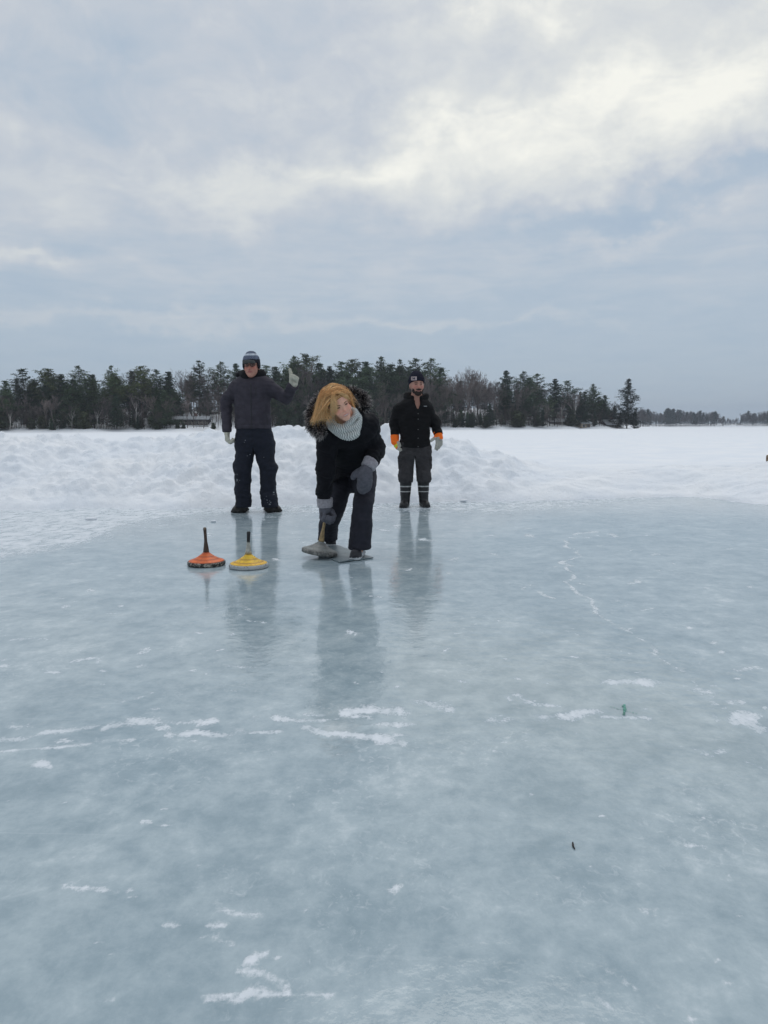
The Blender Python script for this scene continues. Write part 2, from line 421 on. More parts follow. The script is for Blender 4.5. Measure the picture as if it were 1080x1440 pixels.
nX = len(xs); ii = np.arange(len(yi)*nX).reshape(len(yi), nX)
Qi = np.stack([ii[:-1, :-1], ii[:-1, 1:], ii[1:, 1:], ii[1:, :-1]], -1).reshape(-1, 4)
mi, t, b = material('lake ice')
co = t.new('ShaderNodeTexCoord').outputs['Object']
fa = t.new('ShaderNodeAttribute', attribute_name='Col').outputs['Fac']
_s = t.new('ShaderNodeSeparateXYZ'); t.l.new(co, _s.inputs[0]); sy_ = _s.outputs[1]
nf = t.noise(t.scale(co, (1, .75, 1)), 30, 7, .68, .3); nm = t.noise(t.scale(co, (1, .55, 1)), 9, 5, .6, .5)
nst = t.noise(t.scale(co, (.7, 2.8, 1)), 6, 7, .70, 1.0)
zone = t.mapr(fa, .25, .42); nstz = t.math('MULTIPLY', t.math('MULTIPLY_ADD', nst, 2.3, -1.15), t.mapr(sy_, 6.5, 8.))
fr = t.math('ADD', t.math('ADD', fa, nstz), t.math('ADD', t.math('MULTIPLY_ADD', nf, 1.7, -.85), t.math('MULTIPLY_ADD', nm, 1.3, -.65)))
nh = t.noise(t.scale(co, (1, .8, 1)), 85, 5, .7)
fr = t.math('ADD', fr, t.math('MULTIPLY_ADD', nh, 1.1, -.55))
frost = t.math('MULTIPLY', t.mapr(fr, .42, 1.06), t.mapr(nm, .30, .66, .40, .95))
mott = t.noise(co, 3.6, 8, .68, .15); mot2 = t.noise(t.scale(co, (1, .8, 1)), 12, 7, .70, .2); big = t.noise(co, .7, 3, .5)
mm = t.math('ADD', t.math('MULTIPLY', mott, .5), t.math('ADD', t.math('MULTIPLY', mot2, .38), t.math('MULTIPLY', big, .22)))
ice = t.ramp(t.mapr(mm, .40, .72, smooth=False), [(0, (.255, .335, .375)), (.3, (.318, .398, .438)), (.65, (.425, .503, .535)), (1, (.61, .67, .69))])
curd = t.noise(t.scale(co, (1, .8, 1)), 34, 5, .7, .8)
curd = t.math('MULTIPLY', t.mapr(curd, .52, .70), t.mapr(t.noise(t.vmath('ADD', co, (4, 9, 0)), 1.9, 4, .6), .46, .66))
ice = t.mix(t.math('MULTIPLY', curd, .55), ice, (.66, .71, .73))
# skate and slide scratches: hair-fine streaks in three directions, and strings of trapped bubbles
scr = None
for ang_, sd_, th_ in ((.35, 3.1, .685), (-.5, 9.7, .69), (1.45, 5.3, .70), (.05, 7.7, .68)):
    rt_ = t.new('ShaderNodeVectorRotate', rotation_type='Z_AXIS'); t.l.new(co, rt_.inputs['Vector']); rt_.inputs['Angle'].default_value = ang_
    n_ = t.noise(t.vmath('ADD', t.scale(rt_.outputs[0], (.9, 42, 1)), (sd_, sd_*3, 0)), 1.0, 2, .5, .25)
    g_ = t.mapr(n_, th_, th_+.05); scr = g_ if scr is None else t.math('MAXIMUM', scr, g_)
scr = t.math('MULTIPLY', t.math('MULTIPLY', scr, t.mapr(t.noise(co, 1.3, 3, .6), .46, .66)), .20)
ice = t.mix(scr, ice, (.66, .71, .73))
tiny = t.mapr(t.noise(co, 90, 3, .5), .70, .78, 0, .35)
ice = t.mix(tiny, ice, (.6, .65, .68))
c = t.mix(frost, ice, (.76, .79, .825))
t.l.new(c, b.inputs['Base Color'])
rn = t.noise(t.scale(co, (1, 1, 1)), 4, 4, .6)
ro = t.mapr(rn, .3, .7, .03, .085)
t.l.new(t.math('ADD', t.math('MULTIPLY', ro, t.math('SUBTRACT', 1., frost)), t.math('MULTIPLY', frost, .75)), b.inputs['Roughness'])
b.inputs['IOR'].default_value = 1.37
bw = t.noise(co, 13, 4, .55); bf = t.noise(co, 120, 3, .6)
h_ = t.math('ADD', t.math('MULTIPLY', bw, 1.), t.math('MULTIPLY', bf, .07))
h_ = t.math('ADD', h_, t.math('MULTIPLY', t.math('MULTIPLY', frost, nf), .8))
t.l.new(t.bump(h_, .6, .0034), b.inputs['Normal'])
cols = np.repeat(A.reshape(-1, 1), 3, 1)
tag(mesh_obj('ice', Vi, Qi, mi, smooth=False, cols=cols), kind='structure')
# ------------------------------------------------------------ implicit surfaces -> meshes (surface nets)
f32 = np.float32
def v3(p): return np.array(tuple(p), dtype=f32)
def cap(P, a, b, ra, rb):
    a = v3(a); b = v3(b); ba = b-a; L = float(ba@ba)+1e-9
    pa = P-a; h = np.clip((pa@ba)/L, 0, 1)
    return np.linalg.norm(pa-h[:, None]*ba, axis=1)-(ra+(rb-ra)*h)
def ell(P, c, r, M=None):
    q = P-v3(c)
    if M is not None: q = q@M.T
    r = v3(r); k0 = np.linalg.norm(q/r, axis=1); k1 = np.linalg.norm(q/(r*r), axis=1)+1e-6
    return k0*(k0-1)/k1
def box(P, c, hs, rad, M=None):
    q = P-v3(c)
    if M is not None: q = q@M.T
    q = np.abs(q)-(v3(hs)-rad)
    return np.linalg.norm(np.maximum(q, 0), axis=1)+np.minimum(q.max(axis=1), 0)-rad
def smin(a, b, k):
    h = np.maximum(k-np.abs(a-b), 0)/k
    return np.minimum(a, b)-h*h*k*.25
def smax(a, b, k): return -smin(-a, -b, k)
def plane(P, p, n):
    n = v3(Vector(n).normalized()); return (P-v3(p))@n
def loft(P, st, side=(1, 0, 0), k=.0):
    """stations: (centre, rx along side, ry across)"""
    out = None; side = Vector(side)
    for (a, rxa, rya), (b, rxb, ryb) in zip(st, st[1:]):
        av, bv = Vector(a), Vector(b); d = (bv-av); L = d.length; d = d/L
        s = (side-d*side.dot(d)).normalized(); q = d.cross(s)
        pa = P-v3(av); z = pa@v3(d); h = np.clip(z/L, 0, 1)
        x = pa@v3(s); y = pa@v3(q); zo = z-h*L
        rx = rxa+(rxb-rxa)*h; ry = rya+(ryb-rya)*h; rm = np.minimum(rx, ry)
        kk = np.sqrt((x/rx)**2+(y/ry)**2+(zo/rm)**2)
        dd = (kk-1)*rm
        out = dd if out is None else (smin(out, dd, k) if k else np.minimum(out, dd))
    return out
def wrinkle(P, f=14, seed=0, zdir=(0, 0, 1), an=2.2):
    """cloth creases: warped waves, mostly across zdir"""
    r_ = np.random.RandomState(seed); z = v3(Vector(zdir).normalized()); o = 0
    w_ = np.sin(P@(r_.randn(3).astype(f32)*f*.45)+r_.rand()*6)*1.3
    for i in range(4):
        kdir = r_.randn(3).astype(f32); kdir /= np.linalg.norm(kdir)
        kv = (kdir+z*an*(1 if kdir@z > 0 else -1))*f*(.5+.5*i)/ (1+an*.4)
        s = np.sin(P@kv+r_.rand()*6+w_*(1+.4*i))
        o = o+(1-np.abs(s)*2 if i % 2 else s)/(1+i*.7)
    return o*.4
def sdf_mesh(fn, lo, hi, h, block=8):
    lo = np.array(lo, dtype=np.float64)-h*2; hi = np.array(hi, dtype=np.float64)+h*2
    nb = np.maximum(1, np.ceil((hi-lo)/(h*block)).astype(int)); n = nb*block+1
    # coarse pass: which blocks can hold surface
    c = [lo[i]+(np.arange(nb[i])+.5)*h*block for i in range(3)]
    CX, CY, CZ = np.meshgrid(*c, indexing='ij'); CP = np.stack([CX, CY, CZ], -1).reshape(-1, 3).astype(f32)
    cv = fn(CP); act = np.abs(cv) < h*block*1.15+.02
    D = np.empty(n, dtype=f32); sg = np.where(cv < 0, -1, 1).reshape(nb)
    D[:] = 1; D[:-1, :-1, :-1] = np.kron(sg, np.ones((block,)*3, dtype=f32))
    ai = np.argwhere(act.reshape(nb))
    off = np.stack(np.meshgrid(*[np.arange(block+1)]*3, indexing='ij'), -1).reshape(-1, 3)
    for s in range(0, len(ai), 400):
        I = (ai[s:s+400, None, :]*block+off[None]).reshape(-1, 3)
        vals = fn((lo+I*h).astype(f32))
        D[I[:, 0], I[:, 1], I[:, 2]] = vals
    S_ = D < 0
    cnt = np.zeros(np.array(S_.shape)-1, dtype=np.int8); 
    for dx in (0, 1):
        for dy in (0, 1):
            for dz in (0, 1): cnt += S_[dx:S_.shape[0]-1+dx, dy:S_.shape[1]-1+dy, dz:S_.shape[2]-1+dz]
    cells = np.argwhere((cnt > 0) & (cnt < 8)); vid = -np.ones(cnt.shape, dtype=np.int64); vid[tuple(cells.T)] = np.arange(len(cells))
    acc = np.zeros((len(cells), 3)); num = np.zeros(len(cells))
    C = [(a, b_, c_) for a in (0, 1) for b_ in (0, 1) for c_ in (0, 1)]
    for p in C:
        for ax in range(3):
            if p[ax]: continue
            q = list(p); q[ax] = 1
            d0 = D[tuple((cells+np.array(p)).T)]; d1 = D[tuple((cells+np.array(q)).T)]
            cr = (d0 < 0) != (d1 < 0); tt = np.where(cr, d0/(d0-d1+1e-12), 0)
            pos = np.array(p, dtype=float)+0*cells; pos[:, ax] += tt
            acc += pos*cr[:, None]; num += cr
    V = lo+(cells+acc/num[:, None])*h
    quads = []
    for ax in range(3):
        a1, a2 = (ax+1) % 3, (ax+2) % 3
        sl0 = [slice(None)]*3; sl1 = [slice(None)]*3; sl0[ax] = slice(0, -1); sl1[ax] = slice(1, None)
        E = np.argwhere(S_[tuple(sl0)] != S_[tuple(sl1)])
        E = E[(E[:, a1] > 0) & (E[:, a2] > 0) & (E[:, a1] < S_.shape[a1]-1) & (E[:, a2] < S_.shape[a2]-1)]
        ins = S_[tuple(E.T)]
        def sh(i, j):
            T = E.copy(); T[:, a1] += i; T[:, a2] += j; return vid[tuple(T.T)]
        q = np.stack([sh(-1, -1), sh(0, -1), sh(0, 0), sh(-1, 0)], -1)
        q[~ins] = q[~ins][:, ::-1]
        quads.append(q)
    Q = np.concatenate(quads); Q = Q[(Q >= 0).all(1)]
    return V, Q
def sdf_obj(name, fn, lo, hi, h, mat, parent=None, colfn=None, loc=(0, 0, 0)):
    V, Q = sdf_mesh(fn, lo, hi, h)
    cols = colfn(V.astype(f32)) if colfn else None
    return mesh_obj(name, V, Q, mat, parent, loc, True, cols)

# ---- hand: palm, four unequal fingers with knuckle bends, thumb from the side of the palm
def hand(wrist, fwd, palm, thumb_side, curl, thumb, size=1., spread=.06):
    """fwd: wrist->knuckles, palm: palm normal, thumb_side: +1/-1 along cross(fwd,palm); curl: per finger 3 bends (deg); thumb: 3 directions"""
    f = Vector(fwd).normalized(); pn = Vector(palm); pn = (pn-f*pn.dot(f)).normalized(); s = f.cross(pn)*thumb_side
    w0 = Vector(wrist); out = []
    for i in range(4):
        o_ = (1.5-i)*.0205*size; base = w0+s*o_*.6+f*.012*size
        kn = w0+s*o_+f*(.092-.004*abs(i-1))*size
        out.append((base, kn, .0155*size, .0125*size))
        d = (f+s*(1.5-i)*spread).normalized(); L = [(.044, .026, .021), (.048, .030, .022), (.044, .027, .021), (.034, .021, .018)][i]
        p = kn; a = 0
        for j in range(3):
            a += R(curl[i][j]); dd = (d*math.cos(a)+pn*math.sin(a)).normalized(); q = p+dd*L[j]*size
            out.append((p, q, (.0098-.0008*j)*size, (.0090-.0008*j)*size)); p = q
    p = w0+s*.026*size+f*.022*size
    out.append((w0+s*.008*size, p, .016*size, .016*size))
    for j, L in enumerate((.040, .033, .027)):
        tx, ty, tz = thumb[j]; dd = (s*tx+f*ty+pn*tz).normalized(); q = p+dd*L*size
        out.append((p, q, (.0135-.0012*j)*size, (.0118-.0012*j)*size)); p = q
    return out
def hand_d(P, prims, grow=0., k=.006):
    d = None
    for a, b_, ra, rb in prims:
        e = cap(P, a, b_, ra+grow, rb+grow); d = e if d is None else smin(d, e, k)
    return d
# ---- head in its own frame: x sideways, y out of the face, z up
def frame(yaw=0, pitch=0, roll=0):
    """face looks towards the camera side (-Y) at yaw 0; pitch>0 looks down; roll>0 tips the crown to the picture's left"""
    M = Matrix.Rotation(R(yaw), 3, 'Z') @ Matrix.Rotation(R(-roll), 3, 'Y') @ Matrix.Rotation(R(pitch), 3, 'X')
    fx = M @ Vector((-1, 0, 0)); fy = M @ Vector((0, -1, 0)); fz = M @ Vector((0, 0, 1))
    return np.array([tuple(fx), tuple(fy), tuple(fz)], dtype=f32)
def h2w(c, M, s, q): return Vector(c)+Vector((M.T@np.array(q, dtype=f32))*s)
def head_d(P, c, M, s=1., jaw=1., fem=False):
    q = ((P-v3(c))@M.T)/s
    d = ell(q, (0, -.012, .035), (.074, .094, .088))
    d = smin(d, ell(q, (0, .022, -.038), (.060*jaw, .068, .078)), .03)
    d = smin(d, ell(q, (0, .062, -.098), (.026*jaw, .024, .020)), .03)
    for sx in (-1, 1):
        d = smin(d, ell(q, (sx*.036, .064, -.028), (.024, .020, .022)), .018)
        d = smin(d, cap(q, (sx*.010, .086, .026), (sx*.046, .068, .028), .009, .007), .012)
        d = smax(d, -ell(q, (sx*.031, .094, .008), (.017, .012, .010)), .010)
        d = smin(d, ell(q, (sx*.076, -.008, -.012), (.009, .020, .032)), .006)
    if fem: d = smin(d, cap(q, (0, .080, .012), (0, .100, -.024), .005, .0090), .008)
    else: d = smin(d, cap(q, (0, .082, .014), (0, .106, -.026), .007, .0125), .008)
    for sx in (-1, 1): d = smin(d, ell(q, (sx*(.009 if fem else .012), .091, -.029), (.007, .009, .006)), .006)
    d = smin(d, ell(q, (0, .078, -.060), (.030, .016, .013)), .014)
    if fem:
        q2 = q.copy(); q2[:, 2] -= 9*q[:, 0]**2
        for sx in (-1, 1): d = smin(d, ell(q, (sx*.038, .064, -.036), (.022, .020, .020)), .015)
        d = smax(d, -ell(q2, (0, .098, -.064), (.027, .008, .0032)), .003)
    else:
        q2 = q.copy(); q2[:, 2] -= 8*q[:, 0]**2
        d = smax(d, -ell(q2, (0, .097, -.0625), (.027, .007, .0030)), .003)
    return d*s
def face_cols(skin, lip, flush):
    def g(P, c, M, s):
        q = ((P-v3(c))@M.T)/s
        col = np.repeat(np.array([skin], dtype=f32), len(P), 0)
        def blend(mask, cc):
            col[:] = col*(1-mask[:, None])+np.array(cc, dtype=f32)*mask[:, None]
        for sx in (-1, 1):
            blend(.65*np.exp(-(((q-v3((sx*.042, .075, -.022)))/v3((.022, .05, .02)))**2).sum(1)), flush)
        blend(.6*np.exp(-(((q-v3((0, .11, -.026)))/v3((.014, .03, .014)))**2).sum(1)), flush)
        blend(np.clip(1.6*np.exp(-(((q-v3((0, .095, -.0605)))/v3((.022, .03, .009)))**2).sum(1)), 0, 1), lip)
        return col
    return g
# ------------------------------------------------------------ the three people
def bb(pts, pad=.12):
    a = np.array([tuple(p) for p in pts]); return a.min(0)-pad, a.max(0)+pad
SKIN = simple('skin', (0, 0, 0), .55, .08, 60, .15, .001, attr=True)
GOLD = None
def cloth(name, col, rough=.9, var=.22, scale=26, bump=.35, bd=.003, sheen=0., spec=.3):
    return simple(name, col, rough, var, scale, bump, bd, sheen=sheen, spec=spec, bscale=120)
def const(c): return lambda P: np.repeat(np.array([c], dtype=f32), len(P), 0)
def boot(P, heel, toe, h, wd=.05, k=.03):
    """heel and toe points on the ground, shaft goes up from the heel"""
    hl, to = Vector(heel), Vector(toe); d = (to-hl).normalized(); z = Vector((0, 0, 1))
    M = np.array([tuple(d.cross(z)), tuple(d), (0, 0, 1)], dtype=f32)
    L = (to-hl).length
    e = ell(P, hl+d*L*.74+z*.035, (wd, L*.34, .052), M)
    e = smin(e, ell(P, hl+d*L*.25+z*.04, (wd*.82, L*.30, .05), M), .04)
    e = smin(e, cap(P, hl+d*L*.28+z*.05, hl+d*L*.22+z*h, wd*.95, wd*1.0), k)
    e = smin(e, box(P, hl+d*L*.5+z*.018, (wd*.93, L*.53, .016), .012, M), .01)
    e = smax(e, -(P[:, 2]-.001), .004)
    return smax(e, P[:, 2]-h, .01)
def curls(a, b_, c): return [(a, b_, c)]*4

# ============ man giving a thumbs up ============
YA = 9.45
def A_(px, py, dy=0.): return at(px, py, YA+dy)
def person_thumb():
    root_loc = ground(359, 720); root_loc.z = 0
    hc = A_(353.6, 514.8, -.06); HM = frame(-3, 2, 2); hs = 1.15
    lsh, rsh = A_(329.5, 541, .0), A_(376.5, 541, 0)          # picture-left and picture-right shoulder
    lel, lwr = A_(318.5, 575, .05), A_(319.3, 608, -.06)
    rel, rwr = A_(402, 560.5, -.02), A_(413.6, 541.5, -.16)
    neck = A_(355, 531); chest = A_(355, 556); belly = A_(356, 585); pel = A_(357, 612); cr = A_(358.5, 629)
    lh, rh = A_(345.5, 622), A_(370.5, 622); lk, rk = A_(341.5, 664, -.03), A_(376.5, 664, -.03)
    la, ra = A_(341.5, 708, .0), A_(378.8, 708, .0)
    la.z = ra.z = .10
    lhand = hand(lwr+Vector((0, 0, -.0)), (.05, -.12, -1), (.75, -.1, 0), 1, [(44, 62, 40), (50, 64, 40), (54, 66, 40), (58, 66, 40)], [(.4, .9, .3), (.0, 1, .5), (-.3, .9, .6)], 1.08)
    rhand = hand(rwr, (.16, -.10, 1), (-.15, -1, .0), 1, [(62, 95, 60), (66, 95, 60), (70, 95, 60), (72, 95, 60)], [(.55, .9, .1), (.05, 1, .0), (-.05, 1, -.05)], 1.0, .0)
    # the thumb of the raised left hand sits on the picture-left side
    if (rhand[-1][1]-rhand[0][0]).x > 0:
        rhand = hand(rwr, (.16, -.10, 1), (-.15, -1, .0), -1, [(62, 95, 60), (66, 95, 60), (70, 95, 60), (72, 95, 60)], [(.55, .9, .1), (.05, 1, .0), (-.05, 1, -.05)], 1.0, .0)
    # the thumb stands straight up, well clear of the curled fingers
    _a, _b, _r1, _r2 = rhand[-4]; _k = rhand[-3][0]; _u = Vector((-.02, -.01, 1)).normalized()
    _k = _k+Vector((-.012, -.014, .012)); rhand[-4] = (_a, _k, .018, .018); rhand[-3] = (_k, _k+_u*.056, .0165, .0152); rhand[-2] = (_k+_u*.056, _k+_u*.100, .0150, .0142); rhand[-1] = (_k+_u*.100, _k+_u*.142+Vector((-.008, 0, 0)), .0142, .0125)
    lf = (ground(342.5, 718.6), ground(331, 721.3)); rf = (ground(378.5, 718), ground(389, 719.8))
    def body(P):
        d = head_d(P, hc, HM, hs, 1.08)
        d = smin(d, cap(P, hc-Vector((0, -.02, .05)), neck+Vector((0, .03, -.03)), .062, .066), .02)
        t_ = loft(P, [(neck+Vector((0, .03, -.06)), .10, .08), (chest, .185, .115), (belly, .185, .125), (pel, .17, .115)])
        d = smin(d, t_, .06)
        d = smin(d, cap(P, lsh+Vector((.03, 0, -.045)), lel+Vector((.004, 0, .09)), .044, .042), .03)
        for s_, e_, w_ in ((lel+Vector((.004, 0, .09)), lel, lwr), (rsh+Vector((-.02, 0, -.03)), rel, rwr)):
            d = smin(d, smin(cap(P, s_, e_, .048, .040), cap(P, e_, w_, .040, .03), .03), .05)
        for h_, k_, a_, f_ in ((lh, lk, la, lf), (rh, rk, ra, rf)):
            d = smin(d, smin(cap(P, h_, k_, .085, .06), cap(P, k_, a_, .06, .042), .03), .06)
            d = smin(d, cap(P, a_, f_[0]+(f_[1]-f_[0]).normalized()*.14+Vector((0, 0, .045)), .034, .026), .02)
        d = smin(d, hand_d(P, lhand, -.001), .01); d = smin(d, hand_d(P, rhand, -.001), .01)
        return d
    fc = face_cols((.50, .245, .18), (.33, .10, .09), (.58, .155, .11))
    lo, hi = bb([hc, lsh, rsh, lwr, rwr, la, ra, *lf, *rf] + [x[1] for x in rhand+lhand], .16)
    lo[2] = 0
    b_ = sdf_obj('person', body, lo, hi, .0055, SKIN, None, lambda P: fc(P, hc, HM, hs), loc=tuple(root_loc))
    tag(b_, 'man in charcoal zip jacket and striped knit hat raising one gloved thumb', 'person')
    par = b_
    # jacket
    jm = cloth('charcoal jacket cloth', (.044, .039, .051), .82, .18, 14, .3, .003)
    hem_z = A_(356, 603).z
    def jacket(P):
        d = loft(P, [(A_(355.5, 534, .02), .12, .10), (A_(355, 542), .19, .135), (A_(355, 557), .218, .158), (A_(355.5, 575), .220, .165), (A_(356, 592), .222, .168), (A_(356.5, 606), .228, .168)])
        d = smin(d, cap(P, A_(341, 541, .02), A_(334.5, 545.5, 0), .095, .088), .06)
        d = smin(d, cap(P, A_(369, 540, .02), A_(374, 544, 0), .10, .095), .06)
        sl = smin(loft(P, [(lsh+Vector((.025, 0, -.04)), .078, .086), (lel+Vector((-.0, 0, .10)), .074, .078), (lel, .066, .070)]), loft(P, [(lel, .066, .070), (lwr+Vector((0, 0, .015)), .058, .056)]), .03)
        d = smin(d, sl, .035)
        sr = smin(loft(P, [(rsh+Vector((0, 0, -.02)), .088, .092), (rel, .076, .072)], (0, 0, 1)), loft(P, [(rel, .076, .072), (rwr+Vector((-.004, 0, -.01)), .060, .056)]), .03)
        d = smin(d, sr, .04)
        am_ = 1+.9*((P[:, 0] < A_(330, 560).x) | (P[:, 0] > A_(383, 560).x))
        d = d+.0085*wrinkle(P, 19, 4, (0, 0, 1), 1.6)*am_+.0045*wrinkle(P, 44, 5, (0, 0, 1), 1.8)
        # open hem, cut flat; the sleeves end above the gloves
        z = P[:, 2]; body_part = np.abs(P[:, 0]-A_(356, 600).x) < .245
        d = np.where(body_part, smax(d, hem_z-z, .012), d)
        armz = lwr.z+.0
        d = np.where(~body_part & (P[:, 0] < 0) & (P[:, 0] < A_(331, 600).x), smax(d, armz-z, .01), d)
        cut = plane(P, rwr+Vector((0, 0, .0)), (rwr-rel))
        d = np.where(P[:, 0] > A_(395, 560).x, smax(d, cut, .01), d)
        # hem band groove
        d = d+.004*np.exp(-((z-hem_z-.045)/.006)**2)*body_part
        return d
    lo, hi = bb([lsh, rsh, lwr, rwr, A_(356, 606), A_(356, 530)], .2)
    j = sdf_obj('jacket', jacket, lo, hi, .0065, jm, par)
    # collar and hood laid round the neck
    cm = cloth('dark hood lining', (.007, .007, .009), .9)
    def hood(P):
        c0 = A_(355, 533, .03); q = P-v3(c0)
        ang = np.arctan2(-q[:, 1], q[:, 0]); r_ = np.hypot(q[:, 0]*.92, q[:, 1]*1.05)
        hz = .028-.055*np.clip(np.sin(ang), 0, 1)**2+.02*np.clip(-np.sin(ang), 0, 1)
        d = np.hypot(r_-.108-.01*np.cos(ang*3), (q[:, 2]-hz-.028)*.62)-.036
        d = smin(d, ell(P, A_(341, 527, .07), (.085, .07, .05)), .03)
        d = smin(d, ell(P, A_(366, 530, .05), (.05, .07, .045)), .03)
        d = smin(d, ell(P, A_(354, 537, .12), (.13, .06, .07)), .04)
        gap = np.exp(-(q[:, 0]/.018)**2)*(q[:, 1] < 0)
        return d+.006*wrinkle(P, 40, 9)+.02*gap
    lo, hi = bb([A_(355, 533)], .24)
    sdf_obj('hood', hood, lo, hi, .006, cm, j)
    zp = MB(); zz_ = [A_(355.4+.03*(y-540), y, -.158-.016*math.sin((y-538)/66*3.1)) for y in np.linspace(539, 602, 20)]
    # snap the zipper on to the cloth
    def snap(fn, p, dirv=(0, -1, 0), start=.35, out_=.002):
        P = np.array([[p.x+dirv[0]*(start-i*.004), p.y+dirv[1]*(start-i*.004), p.z+dirv[2]*(start-i*.004)] for i in range(160)], dtype=f32)
        dd = fn(P); k_ = np.argmax(dd < out_); return Vector(P[k_].tolist())
    def strip(fn, pts, w_, name, mat, parent, dirv=(0, -1, 0)):
        mb = MB(); q = [snap(fn, Vector(p), dirv) for p in pts]; mb.tube(q, w_, 6); return mb.build(name, mat, parent, smooth=True)
    zm = simple('zip tape', (.012, .012, .014), .5, .2, 90)
    strip(jacket, [A_(355.4+.025*(y-540), y, 0) for y in np.linspace(540, 602, 24)], .006, 'zipper', zm, j)
    strip(jacket, [A_(362.5+.02*(y-545), y, 0) for y in np.linspace(545, 558, 8)], .005, 'chest_pocket', zm, j)
    for sx, x0 in ((-1, 335.5), (1, 377)):
        strip(jacket, [A_(x0+sx*.10*(y-586)*.6, y, 0) for y in np.linspace(583, 598, 8)], .004, 'side_pocket', zm, j)
    # trousers
    tm = simple('navy work trouser cloth', (0, 0, 0), .88, .25, 26, .35, .003, attr=True, bscale=120)
    def trousers(P):
        d = loft(P, [(A_(356.5, 598), .205, .145), (A_(357, 612), .228, .155), (A_(358, 624), .235, .15)])
        for hx, kx, ax_ in ((344.5, 341.5, 342.6), (372, 377, 379.2)):
            sg_ = -1 if hx < 358 else 1
            l_ = loft(P, [(A_(hx, 622), .125, .128), (A_(hx+sg_*.8, 645, -.01), .112, .118), (A_(kx+sg_*.2, 660, -.02), .108, .110), (A_(kx, 668, -.02), .098, .104), (A_(kx+.4*sg_, 690), .096, .102), (A_(ax_, 711.0), .101, .104)])
            l_ = smin(l_, ell(P, A_(kx+sg_*9.5, 656+(-2 if sg_ < 0 else 2), .0), (.035, .07, .05)), .03)
            d = smin(d, l_, .03)
        d = d+.0095*wrinkle(P, 15, 12, (0, 0, 1), 1.2)+.0050*wrinkle(P, 38, 13, (.2, 0, 1), 2)*(1+1.5*np.exp(-((P[:, 2]-.22)/.12)**2))
        cx = A_(358.8, 660).x
        gapw = np.clip((cr.z-.0-P[:, 2])*.055, 0, .045)+.004
        d = np.where(P[:, 2] < cr.z+.0, smax(d, gapw-np.abs(P[:, 0]-cx+(cr.z-P[:, 2])*-.0), .015), d)
        return smax(d, .070-P[:, 2], .01)
    def tcol(P):
        c_ = np.repeat(np.array([(.0055, .0078, .0175)], dtype=f32), len(P), 0)
        r_ = np.random.RandomState(3)
        for (px, py, n_) in ((335.5, 674, 9), (338, 676, 7), (334, 621.5, 4), (350, 620.5, 4), (337, 667, 3), (375, 700, 9), (381, 705, 10), (380, 644, 4), (352, 640, 2), (384, 694, 6)):
            for i in range(max(2, n_//2)):
                p = A_(px+r_.randn()*2.2, py+r_.randn()*1.6)
                dd = np.hypot(P[:, 0]-p.x, P[:, 2]-p.z); mk = ((dd < .003+.0045*r_.rand()) & (P[:, 1] < YA)).astype(f32)*(.35+.5*r_.rand())
                c_[:] = c_*(1-mk[:, None])+mk[:, None]*np.array((.42, .44, .46), dtype=f32)
        return c_
    lo, hi = bb([A_(330, 598), A_(388, 598), A_(330, 712), A_(392, 712)], .17); lo[2] = .04
    tr = sdf_obj('trousers', trousers, lo, hi, .0065, tm, par, tcol)
    bm = simple('boot leather', (.016, .013, .011), .6, .35, 40, .3, .002)
    for hl, to in (lf, rf):
        d_ = (to-hl); hl2 = hl-d_.normalized()*.05; to2 = hl2+d_.normalized()*.29
        an = la if hl.x < .5*(la.x+ra.x) else ra
        def fb(P, a=hl2, c=to2, an=an):
            e = smin(boot(P, a, c, .15, .060), cap(P, a.lerp(c, .32)+Vector((0, 0, .085)), a.lerp(c, .64)+Vector((0, 0, .06)), .058, .050), .03)
            return smax(smin(e, cap(P, (an.x, an.y, .06), (an.x, an.y, .14), .066, .062), .03), P[:, 2]-.15, .01)
        lo, hi = bb([hl2, to2], .12); lo[2] = -.01; hi[2] = .18
        sdf_obj('boot', fb, lo, hi, .005, bm, par)
    # gloves
    gm = simple('cream knit glove', (.50, .48, .40), .95, .15, 60, .5, .003)
    for hd, wr, el_ in ((lhand, lwr, lel), (rhand, rwr, rel)):
        fg = lambda P, hd=hd, wr=wr, el_=el_: smin(hand_d(P, hd, .0055, .010), cap(P, wr+(el_-wr).normalized()*.035, wr+(wr-el_).normalized()*.01, .036, .034), .012)
        lo, hi = bb([x[1] for x in hd]+[wr], .07)
        sdf_obj('glove', fg, lo, hi, .0042, gm, par)
    # hat with a stiff brim
    hm_ = simple('striped knit hat', (0, 0, 0), .95, .2, 50, .4, .003, attr=True)
    def hat(P):
        q = ((P-v3(hc))@HM.T)/hs
        d = ell(q, (0, -.012, .045), (.090, .108, .103))
        d = smin(d, ell(q, (0, -.02, .132), (.046, .046, .022)), .02)
        d = smax(d, -(q[:, 2]-.022+.5*np.minimum(q[:, 1]+.02, 0)*.9-.15*np.maximum(q[:, 1], 0)), .008)
        d = smin(d, loft(q, [(Vector((0, .0, .0)), .01, .01), (Vector((0, .0, .001)), .01, .01)]), .001)
        d = d+.0015*np.sin(np.arctan2(q[:, 0], q[:, 1])*46)
        for sx in (-1, 1): d = smin(d, ell(q, (sx*.078, -.005, .006), (.016, .045, .04)), .012)
        return d*hs
    def hcol(P):
        q = ((P-v3(hc))@HM.T)/hs; z = q[:, 2]; a = np.arctan2(q[:, 0], q[:, 1])
        c_ = np.repeat(np.array([(.008, .009, .016)], dtype=f32), len(P), 0)
        pat = (np.sin(a*26)*np.sin(z*330) > -.1)
        c_[(z > .066) & (z < .106) & pat] = (.17, .20, .27)
        c_[(z > .066) & (z < .106) & ~pat] = (.05, .06, .10)
        c_[(z > .106) & (z < .126)] = (.46, .50, .56)
        c_[z >= .126] = (.10, .12, .17)
        return c_
